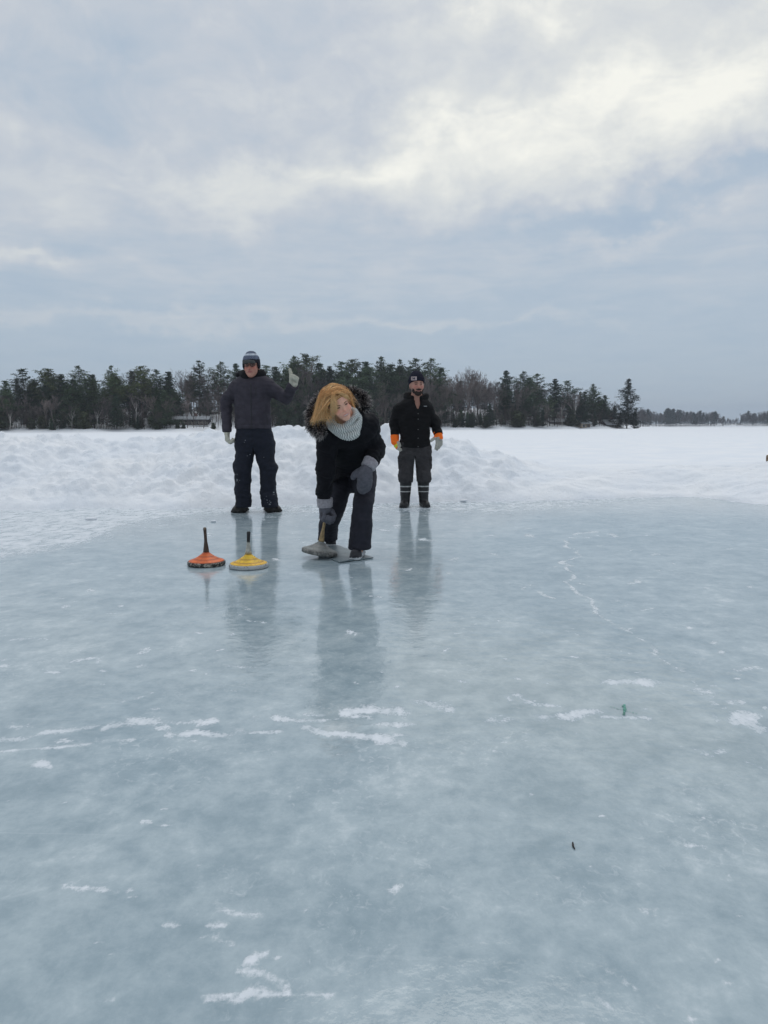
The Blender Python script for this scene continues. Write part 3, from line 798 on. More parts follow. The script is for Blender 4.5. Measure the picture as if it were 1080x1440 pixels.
    lo, hi = bb([hc+Vector((0, 0, .06))], .17)
    ht = sdf_obj('knit_hat', hat, lo, hi, .0045, hm_, par, hcol)
    def brim(P):
        q = ((P-v3(hc))@HM.T)/hs
        d = box(q, (0, .128, .042), (.066, .056, .006), .006, np.array([(1, 0, 0), (0, .93, .36), (0, -.36, .93)], dtype=f32))
        e = np.hypot(q[:, 0], q[:, 1]-.065)-.092
        return smax(d+.0, e, .006)*hs
    sdf_obj('brim', brim, *bb([h2w(hc, HM, hs, (0, .1, .04))], .12), .0045, simple('grey brim felt', (.10, .10, .095), .9, .2, 40), ht)
    # glasses, eyes
    dk = simple('dark spectacle rims', (.01, .01, .01), .3, .1, 50)
    g = MB()
    for sx in (-1, 1):
        pts = [h2w(hc, HM, hs, (sx*.032+.024*math.cos(a), .103-.35*abs(sx*.032+.024*math.cos(a))**1*.5, .008+.017*math.sin(a))) for a in np.linspace(0, 2*math.pi, 15)]
        g.tube(pts, .0032, 5, cap=False)
        g.tube([h2w(hc, HM, hs, (sx*.056, .092, .012)), h2w(hc, HM, hs, (sx*.080, .0, .008))], .0028, 5)
    g.tube([h2w(hc, HM, hs, (-.009, .10, .012)), h2w(hc, HM, hs, (.009, .10, .012))], .003, 5)
    go = g.build('glasses', dk, par, smooth=True)
    lm, t2, b2 = material('brim-shaded lens'); b2.inputs['Base Color'].default_value = (.05, .045, .045, 1); b2.inputs['Roughness'].default_value = .1; b2.inputs['Alpha'].default_value = .4  # glasses are clear; lens colour darkened to stand in for the brim's shade
    g = MB()
    for sx in (-1, 1):
        c_ = h2w(hc, HM, hs, (sx*.032, .0985, .008)); ring = [h2w(hc, HM, hs, (sx*.032+.023*math.cos(a), .102-.17*abs(sx*.032+.024*math.cos(a)), .008+.016*math.sin(a))) for a in np.linspace(0, 2*math.pi, 16)[:-1]]
        g.add([c_]+ring, [(0, 1+k, 1+(k+1) % 15) for k in range(15)])
    g.build('lens', lm, go)
    eyes(hc, HM, hs, par)
    return par
def eyes(hc, HM, hs, par, shut=False):
    em = simple('eye', (.03, .02, .018), .15, .1, 50)
    for sx in (-1, 1):
        c_ = h2w(hc, HM, hs, (sx*.031, .079, .0085))
        fe = lambda P, c_=c_: ell(P, c_, (.0125*hs, .009*hs, (.0024 if shut else .0036)*hs), HM)
        sdf_obj('eye', fe, *bb([c_], .02), .0022, em, par)
def brows(hc, HM, hs, par, col, z=.030):
    for sx in (-1, 1):
        mb = MB(); mb.tube([h2w(hc, HM, hs, (sx*x, y, zz_)) for x, y, zz_ in ((.014, .0925, z-.003), (.030, .086, z+.001), (.048, .073, z-.004))], [.003, .0035, .002], 6)
        mb.build('eyebrow', simple('eyebrow hair '+str(col[0]), col, .9, .3, 90), par, smooth=True)

# ============ man with orange gloves ============
YB = ground(584, 712.6).y
def B_(px, py, dy=0.): return at(px, py, YB+dy)
def person_orange():
    root_loc = ground(584, 712.6); root_loc.z = 0
    hc = B_(586.2, 541.5, -.05); HM = frame(12, 2, 1); hs = 1.13
    lsh, rsh = B_(560, 573), B_(601.5, 572)
    lel, lwr = B_(554.8, 595, .06), B_(555.3, 617, -.03)
    rel, rwr = B_(610.8, 594, .06), B_(616.3, 611.5, -.05)
    neck = B_(586, 560); chest = B_(583, 580); belly = B_(583.5, 602); pel = B_(584, 625); cr = B_(583.4, 641)
    lh, rh = B_(573, 634), B_(594, 634); lk, rk = B_(571.5, 669, -.03), B_(595, 669, -.03); la, ra = B_(570, 704), B_(595.5, 703.5)
    la.z = ra.z = .10
    lhand = hand(lwr, (.20, -.30, -1), (.9, .35, 0), 1, [(16, 22, 15), (20, 24, 15), (24, 26, 18), (28, 30, 20)], [(.45, .85, .3), (.2, 1, .3), (.1, 1, .2)], 1.05)
    if (lhand[-1][1].y > lhand[4][0].y): lhand = hand(lwr, (.20, -.30, -1), (.9, .35, 0), -1, [(16, 22, 15), (20, 24, 15), (24, 26, 18), (28, 30, 20)], [(.45, .85, .3), (.2, 1, .3), (.1, 1, .2)], 1.05)
    def rh_(sg_): return hand(rwr, (.12, -.25, -1), (-.45, .85, 0), sg_, [(8, 14, 10), (14, 20, 12), (22, 26, 16), (30, 30, 20)], [(.9, .5, .1), (.85, .55, .1), (.8, .6, .1)], 1.05, .16)
    rhand = rh_(1)
    if rhand[-1][1].x > rwr.x: rhand = rh_(-1)
    lf = (ground(570.5, 711.5), ground(567.5, 714)); rf = (ground(595, 711), ground(599.5, 713.8))
    def body(P):
        d = head_d(P, hc, HM, hs, 1.1)
        d = smin(d, cap(P, hc-Vector((0, -.02, .05)), neck+Vector((0, .03, -.04)), .064, .070), .02)
        d = smin(d, loft(P, [(neck+Vector((0, .03, -.05)), .11, .085), (chest, .185, .12), (belly, .18, .13), (pel, .17, .12)]), .06)
        for s_, e_, w_ in ((lsh+Vector((.045, 0, -.045)), lel, lwr), (rsh+Vector((-.045, 0, -.045)), rel, rwr)):
            d = smin(d, smin(cap(P, s_, e_, .048, .040), cap(P, e_, w_, .040, .03), .03), .05)
        for h_, k_, a_, f_ in ((lh, lk, la, lf), (rh, rk, ra, rf)):
            d = smin(d, smin(cap(P, h_, k_, .085, .06), cap(P, k_, a_, .06, .042), .03), .06)
            dv = (f_[1]-f_[0]).normalized(); d = smin(d, cap(P, a_, f_[0]+dv*.15+Vector((0, 0, .042)), .034, .026), .02)
        d = smin(d, hand_d(P, lhand, -.001), .01); d = smin(d, hand_d(P, rhand, -.001), .01)
        return d
    fc = face_cols((.46, .235, .175), (.26, .09, .08), (.52, .16, .12))
    def bodycol(P):
        c_ = fc(P, hc, HM, hs); return c_
    lo, hi = bb([hc, lsh, rsh, lwr, rwr, la, ra, *lf, *rf]+[x[1] for x in lhand+rhand], .16); lo[2] = 0
    par = sdf_obj('person', body, lo, hi, .0055, SKIN, None, bodycol, loc=tuple(root_loc))
    tag(par, 'bearded man in black jacket, orange cuffed gloves and tall striped black boots', 'person')
    jm = cloth('black jacket cloth', (.0045, .0043, .0052), .9, .25, 16, .35, .003)
    hem = B_(583, 629.5).z
    def jacket(P):
        d = loft(P, [(B_(585, 565, .02), .13, .11), (B_(584, 574), .19, .14), (B_(583, 587), .208, .165), (B_(583.3, 602), .20, .17), (B_(583.8, 617), .195, .165), (B_(584, 632), .20, .165)])
        d = smin(d, cap(P, B_(572, 571.5, .02), B_(564, 576), .092, .085), .06)
        d = smin(d, cap(P, B_(595, 571, .02), B_(598.5, 575.5), .09, .082), .06)
        sl = smin(loft(P, [(lsh+Vector((.02, 0, -.025)), .082, .088), (lel, .068, .073)]), loft(P, [(lel, .068, .073), (lwr+Vector((0, 0, -.0)), .060, .060)]), .03)
        sr = smin(loft(P, [(rsh+Vector((-.025, 0, -.025)), .078, .088), (rel, .068, .072)]), loft(P, [(rel, .068, .072), (rwr, .055, .058)]), .03)
        d = smin(smin(d, sl, .03), sr, .03)
        am_ = 1+.8*((P[:, 0] < B_(562, 560).x) | (P[:, 0] > B_(607, 560).x))
        d = d+.0085*wrinkle(P, 17, 24, (0, 0, 1), 1.5)*am_+.005*wrinkle(P, 40, 25, (0, 0, 1), 1.8)
        # V of open collar
        q = P-v3(B_(587, 566)); vv = np.abs(q[:, 0])-.030-.42*(q[:, 2]+.03)
        notch = smax(smax(vv, -(q[:, 2]+.085), .005), P[:, 1]-(YB-.06), .01)
        d = smax(d, -notch, .012)
        # placket and yoke seam
        z = P[:, 2]; fr_ = P[:, 1] < YB-.05
        d = d-.004*(np.abs(P[:, 0]-B_(586, 600).x-.0)<.028)*fr_*(z < B_(586, 580).z)
        d = d+.004*np.exp(-((z-B_(586, 583).z)/.005)**2)*fr_
        mid = np.abs(P[:, 0]-B_(584, 600).x) < .225
        d = np.where(mid & (z < hem+.05), smax(d, hem-z, .012), d)
        d = np.where(P[:, 0] < B_(561.5, 600).x-.0, smax(d, lwr.z+.030-z, .01), d)
        d = np.where(P[:, 0] > B_(606.5, 600).x, smax(d, plane(P, rwr-(rwr-rel).normalized()*.0, (rwr-rel)), .01), d)
        return d
    j = sdf_obj('jacket', jacket, *bb([lsh, rsh, lwr, rwr, B_(583, 632), B_(583, 562)], .19), .0065, jm, par)
    def hood(P):
        c0 = B_(585.5, 563, .05); q = P-v3(c0)
        ang = np.arctan2(-q[:, 1], q[:, 0]); r_ = np.hypot(q[:, 0]*.86, q[:, 1])
        hz = .03-.10*np.clip(np.sin(ang), 0, 1)**2
        d = np.hypot(r_-.110, (q[:, 2]-hz-.015)*.65)-.034
        gap = (np.abs(q[:, 0]-.01) < .035) & (q[:, 1] < 0)
        d = smin(d, ell(P, B_(576, 557, .07), (.075, .07, .055)), .03)
        d = smin(d, ell(P, B_(586, 566, .13), (.13, .06, .07)), .04)
        d = np.where(gap, np.maximum(d, .035-np.abs(q[:, 0]-.01)), d)
        return d+.006*wrinkle(P, 38, 29)
    sdf_obj('hood', hood, *bb([B_(585, 563)], .24), .006, jm, j)
    def snap(p, start=.35):
        P = np.array([[p.x, p.y-start+i*.004, p.z] for i in range(160)], dtype=f32); k_ = np.argmax(jacket(P) < .002); return Vector(P[k_].tolist())
    silver = simple('pale jacket trim', (.55, .55, .55), .4, .1, 60)
    mb = MB(); p = snap(B_(597.5, 571.8)); 
    for i in range(6):
        pp = snap(B_(595.6+i*.75, 571.6)); mb.box(pp+Vector((0, -.003, 0)), (.005, .004, .007+.002*(i % 2)))
    mb.build('chest_logo', silver, j)
    for y in (582, 589.6, 604, 616, 627.6):
        p = snap(B_(587.2, y)); f_ = lambda P, p=p: ell(P, p, (.008, .005, .008)); sdf_obj('snap_button', f_, *bb([p], .015), .003, simple('dull snap metal', (.12, .12, .12), .4, .1, 60, metal=.8), j)
    tm = cloth('grey cargo cloth', (.042, .039, .041), .9, .22, 18, .35, .003)
    def trousers(P):
        d = loft(P, [(B_(583.5, 622), .19, .14), (B_(583.5, 630), .20, .15), (B_(583.5, 638), .205, .145)])
        for s_, hx, kx, ax_ in ((-1, 572.8, 571, 569.8), (1, 594, 595.6, 595.8)):
            l_ = loft(P, [(B_(hx, 632), .102, .125), (B_(hx+s_*.3, 650), .100, .115), (B_(kx, 664, -.02), .100, .112), (B_(kx, 672, -.02), .100, .105), (B_(ax_, 679), .078, .088)])
            l_ = smin(l_, box(P, B_(kx+s_*9.0, 651, .0), (.022, .07, .085), .018), .012)
            d = smin(d, l_, .03)
        d = d+.0110*wrinkle(P, 19, 32, (0, 0, 1), 1.6)+.006*wrinkle(P, 44, 33, (.2, 0, 1), 2)
        cx = B_(583.3, 660).x; gapw = np.clip((cr.z-P[:, 2])*.05, 0, .022)+.003
        d = np.where(P[:, 2] < cr.z, smax(d, gapw-np.abs(P[:, 0]-cx), .012), d)
        return smax(d, B_(583, 678.2).z-P[:, 2]+.008*np.sin(P[:, 0]*60), .015)
    sdf_obj('trousers', trousers, *bb([B_(562, 622), B_(605, 622), B_(565, 680), B_(603, 680)], .17), .0065, tm, par)
    bm = simple('black rubber boot', (0, 0, 0), .5, .25, 30, .2, .002, attr=True)
    z1, z2 = B_(583, 683.6).z, B_(583, 690.8).z
    for (hl, to), kx, ax_ in ((lf, 571, 570), (rf, 595.2, 595.6)):
        d_ = (to-hl).normalized(); a = hl-d_*.02; c = a+d_*.30
        def fb(P, a=a, c=c, kx=kx, ax_=ax_):
            d = boot(P, a, c, .17, .056)
            top = B_(kx, 668); sh = loft(P, [(B_(ax_, 704), .060, .068), (B_(ax_, 696), .066, .074), (top, .086, .09)])
            sh = sh+.0035*wrinkle(P, 60, 41, (0, 0, 1), 3)*(P[:, 2] < .24)
            return smax(smin(d, sh, .03), P[:, 2]-B_(kx, 672).z, .01)
        def bc(P):
            c_ = np.repeat(np.array([(.008, .008, .009)], dtype=f32), len(P), 0)
            c_[np.abs(P[:, 2]-z1) < .0058] = (.45, .45, .44); c_[np.abs(P[:, 2]-z2) < .0058] = (.45, .45, .44)
            c_[P[:, 2] < .02] = (.03, .03, .03)
            return c_
        lo, hi = bb([a, c, B_(kx, 670)], .12); lo[2] = -.01
        sdf_obj('boot', fb, lo, hi, .005, bm, par, bc)
    gm = simple('work glove', (0, 0, 0), .85, .12, 60, .4, .002, attr=True)
    for hd, wr, el_, isl in ((lhand, lwr, lel, True), (rhand, rwr, rel, False)):
        ax_ = (wr-el_).normalized(); fd = (hd[5][0]-hd[4][0]).normalized()
        fg = lambda P, hd=hd, wr=wr, ax_=ax_, isl=isl: smin(hand_d(P, hd, .006, .010), loft(P, [(wr-ax_*.03, .058, .055), (wr+ax_*.05, .050, .040)]), .015)
        def gc(P, wr=wr, fd=fd, isl=isl):
            a = (P-v3(wr))@v3(fd); c_ = np.repeat(np.array([(.42, .40, .35)], dtype=f32), len(P), 0)
            org = (1., .17, .01)
            if isl:
                xx = P[:, 0]-wr.x-.20*a
                m_ = (a < .060) | ((a < .135) & (xx < .010)); c_[m_] = org
                c_[(a > .088) & (a < .118) & (xx < .010)] = (.62, .66, .03)
            else:
                c_[a < .040] = org; c_[(a < .070) & (P[:, 0] > wr.x+.010)] = org
            return c_
        lo, hi = bb([x[1] for x in hd]+[wr], .08)
        sdf_obj('glove', fg, lo, hi, .0042, gm, par, gc)
    hm_ = cloth('navy knit hat', (.010, .010, .022), .95, .2, 50, .5)
    def hat(P):
        q = ((P-v3(hc))@HM.T)/hs
        d = ell(q, (0, -.016, .046), (.088, .106, .112))
        d = smin(d, ell(q, (0, -.03, .120), (.052, .055, .040)), .03)
        lim = .026+.30*np.maximum(q[:, 1], 0)-.0
        d = smax(d, -(q[:, 2]-lim+.55*np.maximum(-q[:, 1]+.0, 0)), .008)
        d = d-.004*(q[:, 2] < lim+.045)+.0014*np.sin(np.arctan2(q[:, 0], q[:, 1])*44)
        return d*hs
    ht = sdf_obj('knit_hat', hat, *bb([hc+Vector((0, 0, .07))], .19), .0045, hm_, par)
    # small pale embroidered badge on the cuff, on the picture-left side
    pm = simple('badge thread', (0, 0, 0), .9, .15, 60, attr=True)
    mb = MB(); cc = []
    for i in range(7):
        for k in range(5):
            a = R(18+i*5.6); zz_ = .044+k*.0085
            r_ = .112
            q0 = h2w(hc, HM, hs, (math.sin(a)*.0935*1.02, -.016+math.cos(a)*.1105*1.02, zz_+.012))
            dark = (i in (2, 4) and k in (1, 2, 3)) or (i == 3 and k == 2)
            mb.box(q0, (.0115, .006, .0095), 0, (.03, .03, .06) if dark else (.50, .40, .40))
    mb.build('badge', pm, ht, cols=True)
    brm = simple('dark beard hair', (.028, .018, .014), .9, .4, 80, .6, .004)
    def beard(P):
        q = ((P-v3(hc))@HM.T)/hs
        hd_ = head_d(P, hc, HM, hs, 1.1)/hs
        reg = ell(q, (0, .075, -.092), (.050, .055, .032)); 
        ring = np.maximum(reg, -ell(q, (0, .10, -.066), (.021, .03, .010)))
        mus = ell(q, (0, .095, -.049), (.036, .03, .0085))
        side_ = np.minimum(ell(q, (.052, .04, -.062), (.014, .035, .035)), ell(q, (-.052, .04, -.062), (.014, .035, .035)))
        m_ = smin(np.minimum(ring, mus), side_, .01)
        nn_ = np.sin(q[:, 0]*420)*np.sin(q[:, 2]*380+q[:, 0]*200)
        return np.maximum(hd_-.0035-.002*nn_, m_+.003*nn_)*hs
    sdf_obj('beard', beard, *bb([h2w(hc, HM, hs, (0, .08, -.08))], .09), .003, brm, par)
    brows(hc, HM, hs, par, (.03, .02, .016))
    eyes(hc, HM, hs, par)
    return par

# ============ woman stooping to throw ============
def person_stoop():
    root_loc = ground(497, 788); root_loc.z = 0
    P0 = lambda px, py, Y: at(px, py, Y)
    hc = P0(476.5, 567, 5.65); HM = frame(14, 24, 26); hs = 1.02
    lsh, rsh = P0(462, 612, 5.92), P0(524, 592, 6.0)
    lel, lwr = P0(457, 660, 5.98), P0(456.5, 704, 6.07)
    rel, rwr = P0(527.5, 630, 6.12), P0(518.5, 651, 5.95)
    pel = P0(500, 655, 6.42); waist = P0(499, 634, 6.27); chest = P0(494, 612, 6.05); neck = P0(489, 590, 5.86)
    lh, rh = P0(487, 668, 6.45), P0(512, 668, 6.40); lk, rk = P0(474, 714, 6.34), P0(511, 714, 6.05)
    la, ra = P0(463, 755, 6.72), P0(503.5, 773, 6.05)
    # right hand closed round the stock handle, left mitten resting on the thigh
    grip = P0(457.5, 724, 6.07)
    lhand = hand(P0(456.5, 711, 6.09), (.10, -.12, -1), (.45, -.9, -.1), -1, [(48, 62, 50), (50, 64, 50), (54, 66, 50), (60, 66, 50)], [(.55, .8, .5), (.1, .9, .6), (-.5, .8, .5)], 1.12, .0)
    rhand = hand(P0(516, 658.5, 5.93), (-.18, -.08, -1), (.1, 1, -.1), 1, [(10, 14, 10)]*4, [(.85, .5, .0), (.7, .7, 0), (.5, .85, 0)], 1.0, .0)
    if rhand[-1][1].x > rhand[0][0].x: rhand = hand(P0(516, 658.5, 5.93), (-.18, -.08, -1), (.1, 1, -.1), -1, [(10, 14, 10)]*4, [(.85, .5, .0), (.7, .7, 0), (.5, .85, 0)], 1.0, .0)
    lf = (P0(462, 762, 6.86), ground(464, 767)); rf = (ground(505, 783), ground(497.5, 789))
    rf[0].z = rf[1].z = 0
    def body(P):
        d = head_d(P, hc, HM, hs, .93, fem=True)
        d = smin(d, cap(P, hc-Vector((0, -.04, .03)), neck+Vector((0, .02, 0)), .052, .056), .02)
        d = smin(d, loft(P, [(neck, .09, .08), (chest, .17, .11), (waist, .15, .11), (pel, .165, .125)]), .06)
        for s_, e_, w_ in ((lsh+Vector((.03, 0, -.03)), lel, lwr), (rsh+Vector((-.06, 0, -.04)), rel, rwr)):
            d = smin(d, smin(cap(P, s_, e_, .044, .038), cap(P, e_, w_, .038, .027), .03), .05)
        for h_, k_, a_ in ((lh, lk, la), (rh, rk, ra)):
            d = smin(d, smin(cap(P, h_, k_, .082, .056), cap(P, k_, a_, .055, .038), .03), .06)
        fdir = (ground(497., 790.5)-ground(507, 781)).normalized(); g0 = ground(507, 781)
        d = smin(d, cap(P, ra, g0+fdir*.05+Vector((0, 0, .055)), .034, .028), .02); d = smin(d, cap(P, g0+fdir*.05+Vector((0, 0, .05)), g0+fdir*.17+Vector((0, 0, .036)), .026, .020), .02)
        d = smin(d, cap(P, la, Vector((lf[1].x, 6.80, .055)), .034, .024), .02)
        d = smin(d, hand_d(P, lhand, -.001), .01); d = smin(d, hand_d(P, rhand, -.001), .01)
        return d
    fc = face_cols((.84, .47, .34), (.60, .15, .14), (.84, .31, .22))
    def bcol(P):
        c_ = fc(P, hc, HM, hs); q = ((P-v3(hc))@HM.T)/hs
        tee = np.exp(-(((q-v3((0, .085, -.0605)))/v3((.018, .04, .004)))**4).sum(1)); c_[:] = c_*(1-tee[:, None])+tee[:, None]*np.array((.80, .72, .64), dtype=f32)
        return c_
    lo, hi = bb([hc, lsh, rsh, lwr, rwr, la, ra, pel, rf[1]]+[x[1] for x in lhand+rhand], .17); lo[2] = 0
    par = sdf_obj('person', body, lo, hi, .0055, SKIN, None, bcol, loc=tuple(root_loc))
    tag(par, 'blonde woman in fur-hooded black coat stooping to hold a stone by its handle', 'person')
    jm = cloth('black parka cloth', (.0046, .0048, .0078), .88, .25, 16, .35, .003)
    def coat(P):
        d = loft(P, [(P0(489, 594, 5.90), .14, .12), (P0(491, 606, 6.00), .18, .15), (P0(493, 622, 6.13), .19, .165), (P0(496, 638, 6.27), .185, .165), (P0(498, 656, 6.38), .195, .17), (P0(498, 668, 6.36), .195, .165), (P0(496, 678, 6.33), .19, .16)], (1, 0, .12))
        d = smin(d, cap(P, P0(477, 606, 5.95), P0(465, 616, 5.93), .10, .09), .05)
        d = smin(d, cap(P, P0(506, 598, 5.98), P0(515, 600, 6.0), .11, .095), .05)
        sl = smin(loft(P, [(lsh, .085, .09), (lel, .072, .074)]), loft(P, [(lel, .072, .074), (P0(456.7, 703, 6.07), .058, .062)]), .03)
        sr = smin(loft(P, [(rsh+Vector((-.04, 0, -.03)), .085, .095), (rel, .076, .080)]), loft(P, [(rel, .076, .080), (P0(521, 648, 5.98), .060, .064)]), .03)
        d = smin(smin(d, sl, .03), sr, .03)
        am_ = 1+.9*((P[:, 0] < P0(468, 640, 6).x) | (P[:, 0] > P0(512, 640, 6).x))
        d = d+.0072*wrinkle(P, 20, 54, (0, 0, 1), 2.2)*am_+.0042*wrinkle(P, 44, 55, (0, 0, 1), 2.6)*am_
        z = P[:, 2]
        arm = (P[:, 0] < P0(469.5, 690, 6.1).x) & (P[:, 1] < 6.165) & (z < P0(457, 662, 6.07).z)
        hz = P0(470, 676, 6.3).z+.10*(P[:, 0]-P0(470, 683, 6.3).x)/.3+.008*np.sin(P[:, 0]*34)
        d = np.where(arm, smax(d, P0(457, 701, 6.07).z-z, .01), smax(d, hz-z, .012))
        d = np.where((P[:, 0] > P0(508, 640, 6).x) & (P[:, 1] < 6.10) & (z < rel.z), smax(d, plane(P, P0(521, 648.5, 5.97), (rwr-rel)), .01), d)
        return d
    c_ = sdf_obj('coat', coat, *bb([lsh, rsh, lwr, rwr, pel, P0(500, 685, 6.4), P0(489, 590, 5.9)], .2), .0065, jm, par)
    def hoodf(P):
        d = ell(P, P0(490, 580, 6.04), (.185, .12, .11), np.array([(.95, 0, -.3), (0, 1, 0), (.3, 0, .95)], dtype=f32))
        d = smin(d, ell(P, P0(455, 598, 5.95), (.10, .10, .08)), .06)
        d = smax(d, -ell(P, P0(478, 562, 5.72), (.13, .20, .14)), .02)
        return d+.006*wrinkle(P, 26, 60)
    hd = sdf_obj('hood', hoodf, *bb([P0(487, 572, 6), P0(448, 604, 5.9)], .3), .0075, jm, par)
    # fur trim: thousands of fine tapered tufts on an arc round the hood opening
    fr_ = random.Random(5); arc = [P0(x, y, Y) for x, y, Y in ((512, 574, 5.84), (513, 566, 5.86), (508, 558.5, 5.88), (499, 554, 5.90), (486, 551, 5.94), (468, 553, 5.94), (453, 561, 5.88), (443, 572, 5.82), (438, 584, 5.76), (439.5, 597, 5.71), (448, 605.5, 5.68), (457, 608, 5.68))]
    ctr = P0(482, 580, 5.86)
    def arcp(u):
        u = u*(len(arc)-1); i = min(int(u), len(arc)-2); return arc[i].lerp(arc[i+1], u-i), (arc[i+1]-arc[i]).normalized()
    V_ = []; Ft = []; Cc = []
    for k in range(12500):
        u = fr_.random(); p, tdir = arcp(u); outw = (p-ctr).normalized(); n2 = tdir.cross(outw).normalized()
        th = fr_.uniform(-2.6, 2.6); rad = outw*math.cos(th)+n2*math.sin(th); rad = rad.normalized()
        st = p+rad*fr_.uniform(.012, .036)
        clump = mnoise.noise((u*38, th*2.2, 1.1))
        dr = (rad+tdir*(.35*clump+fr_.gauss(0, .22))+outw*.25+Vector((fr_.gauss(0, .16), fr_.gauss(0, .16), fr_.gauss(0, .16)-.12))).normalized()
        L = fr_.uniform(.020, .054)*(.85+.5*clump); wd = fr_.uniform(.0013, .0028)
        sd_ = dr.orthogonal().normalized(); sd_ = (sd_*math.cos(k)+dr.cross(sd_)*math.sin(k))*wd
        mid = st+dr*L*.55+Vector((0, 0, -.002)); tip = st+dr*L+Vector((0, 0, -.008))
        tips = fr_.random() < .50+.5*clump
        c0 = (.012, .011, .012); c1 = (.03, .028, .03) if not tips else (.26, .23, .22); c2 = (.74, .69, .66) if tips else (.05, .045, .05)
        o_ = len(V_); V_ += [st-sd_, st+sd_, mid+sd_*.8, mid-sd_*.8, tip]; Cc += [c0, c0, c1, c1, c2]
        Ft += [(o_, o_+1, o_+2, o_+3), (o_+3, o_+2, o_+4)]
    core = MB(); core.tube([arcp(u)[0] for u in np.linspace(0, 1, 40)], [.02+.016*math.sin(math.pi*min(1, u*1.0)) for u in np.linspace(0, 1, 40)], 10, (.012, .011, .012))
    o_ = len(V_); V_ += core.v; Cc += core.c; Ft += [tuple(i+o_ for i in f) for f in core.f]
    fm = simple('fur', (0, 0, 0), .8, .2, 90, attr=True, spec=.2)
    mesh_obj('fur_trim', V_, Ft, fm, hd, cols=np.array(Cc))
    # knitted cowl
    sm_ = simple('pale grey knit', (0, 0, 0), .95, .12, 80, .5, .003, attr=True)
    cw = P0(482, 582, 5.77)
    CM = np.array(frame(14, 34, 22))
    def cowlq(P): return (P-v3(cw))@CM.T
    def cowl(P):
        q = cowlq(P); a = np.arctan2(q[:, 1], q[:, 0]); r_ = np.hypot(q[:, 0]*.98, q[:, 1]*.93)
        d = None
        for (rr_, zz_, th, ph) in ((.096, -.056, .025, 0), (.104, -.094, .025, 1.7), (.086, -.018, .020, 3.)):
            cz = zz_+.016*np.sin(a*2+ph)-.018*np.clip(np.sin(a), 0, 1)
            e = np.hypot(r_-rr_-.008*np.sin(a*3+ph*2), (q[:, 2]-cz)*.74)-th
            d = e if d is None else smin(d, e, .006)
        rib = np.sin(a*46+np.sin(q[:, 2]*150)*1.5)
        return d+.0032*rib+.006*wrinkle(P, 24, 70)
    def ccol(P):
        q = cowlq(P); a = np.arctan2(q[:, 1], q[:, 0])
        rib = np.sin(a*46+np.sin(q[:, 2]*150)*1.5); f_ = np.clip(.62-.55*rib, 0, 1)[:, None]
        return (np.array((.26, .28, .28), dtype=f32)*(1-f_)+np.array((.74, .75, .72), dtype=f32)*f_)
    sdf_obj('cowl', cowl, *bb([cw+Vector((0, 0, -.04))], .21), .0042, sm_, par, ccol)
    # trousers
    tm = cloth('slate ski trouser cloth', (.022, .022, .031), .85, .2, 16, .35, .003)
    def trousers(P):
        d = loft(P, [(P0(499, 660, 6.42), .165, .13), (P0(499, 672, 6.42), .17, .13)])
        a = loft(P, [(P0(511, 668, 6.36), .110, .115), (P0(513, 690, 6.18), .088, .10), (P0(510.5, 712, 6.05), .080, .085), (P0(508, 740, 6.06), .082, .088), (P0(505, 772.5, 6.08), .090, .105)])
        b_ = loft(P, [(P0(488, 668, 6.42), .10, .11), (P0(479, 690, 6.36), .085, .095), (P0(472, 712, 6.32), .082, .090), (P0(462, 738, 6.55), .082, .085), (P0(461, 757, 6.72), .085, .09)])
        d = smin(d, a, .03); d = smin(d, b_, .02)
        d = d+.0080*wrinkle(P, 17, 82, (0, 0, 1), 1.6)+.0045*wrinkle(P, 42, 83, (0, 0, 1), 2)
        d = smax(d, np.where(P[:, 1] < 6.3, P0(505, 774, 6.0).z, P0(461, 760, 6.72).z)-P[:, 2], .012)
        return d
    sdf_obj('trousers', trousers, *bb([P0(488, 655, 6.4), P0(520, 660, 6.2), P0(505, 776, 6.0), P0(458, 762, 6.75)], .15), .0062, tm, par)
    shm = simple('trainer shoe', (0, 0, 0), .6, .12, 40, .2, .001, attr=True)
    for hl, to in (((ground(507, 781)), ground(497.0, 790.5)), (Vector((P0(463, 764, 6.9).x, 6.93, 0)), Vector((P0(466, 764, 6.7).x, 6.67, 0)))):
        d_ = (to-hl).normalized(); to2 = hl+d_*.27
        fb = lambda P, a=hl+Vector((0, 0, .006)), c=to2+Vector((0, 0, .006)): boot(P, a, c, .095, .047)
        def sc_(P, hl=hl, d_=d_):
            c_ = np.repeat(np.array([(.02, .02, .024)], dtype=f32), len(P), 0); a = (P-v3(hl))@v3(d_)
            c_[(P[:, 2] < .028)] = (.62, .62, .62); c_[(P[:, 2] > .050) & (a > .11) & (a < .20)] = (.55, .56, .58); c_[(P[:, 2] > .075)] = (.05, .05, .055)
            sd_ = np.abs((P-v3(hl))@v3(d_.cross(Vector((0, 0, 1))))); c_[(sd_ > .030) & (a > .04) & (a < .2) & (P[:, 2] > .02)] = (.55, .56, .58)
            return c_
        lo, hi = bb([hl, to2], .1); lo[2] = -.01; hi[2] = .13
        sdf_obj('shoe', fb, lo, hi, .0045, shm, par, sc_)
    # cuffs and gloves
    cf = simple('pale fleece cuff', (.34, .32, .35), .98, .2, 60, .8, .006, sheen=.3)
    gm = simple('grey mitten cloth', (.105, .105, .125), .92, .15, 40, .4, .002)
    def cuff(a, b_, r_): return lambda P: smax(loft(P, [(a, r_, r_*1.02), (b_, r_*.96, r_)]), np.maximum(plane(P, a, Vector(a)-Vector(b_)), plane(P, b_, Vector(b_)-Vector(a))), .02)+.003*wrinkle(P, 90, 90)
    a, b2_ = P0(456.6, 699.5, 6.07), P0(456.9, 714, 6.07); sdf_obj('cuff', cuff(a, b2_, .064), *bb([a, b2_], .1), .005, cf, par)
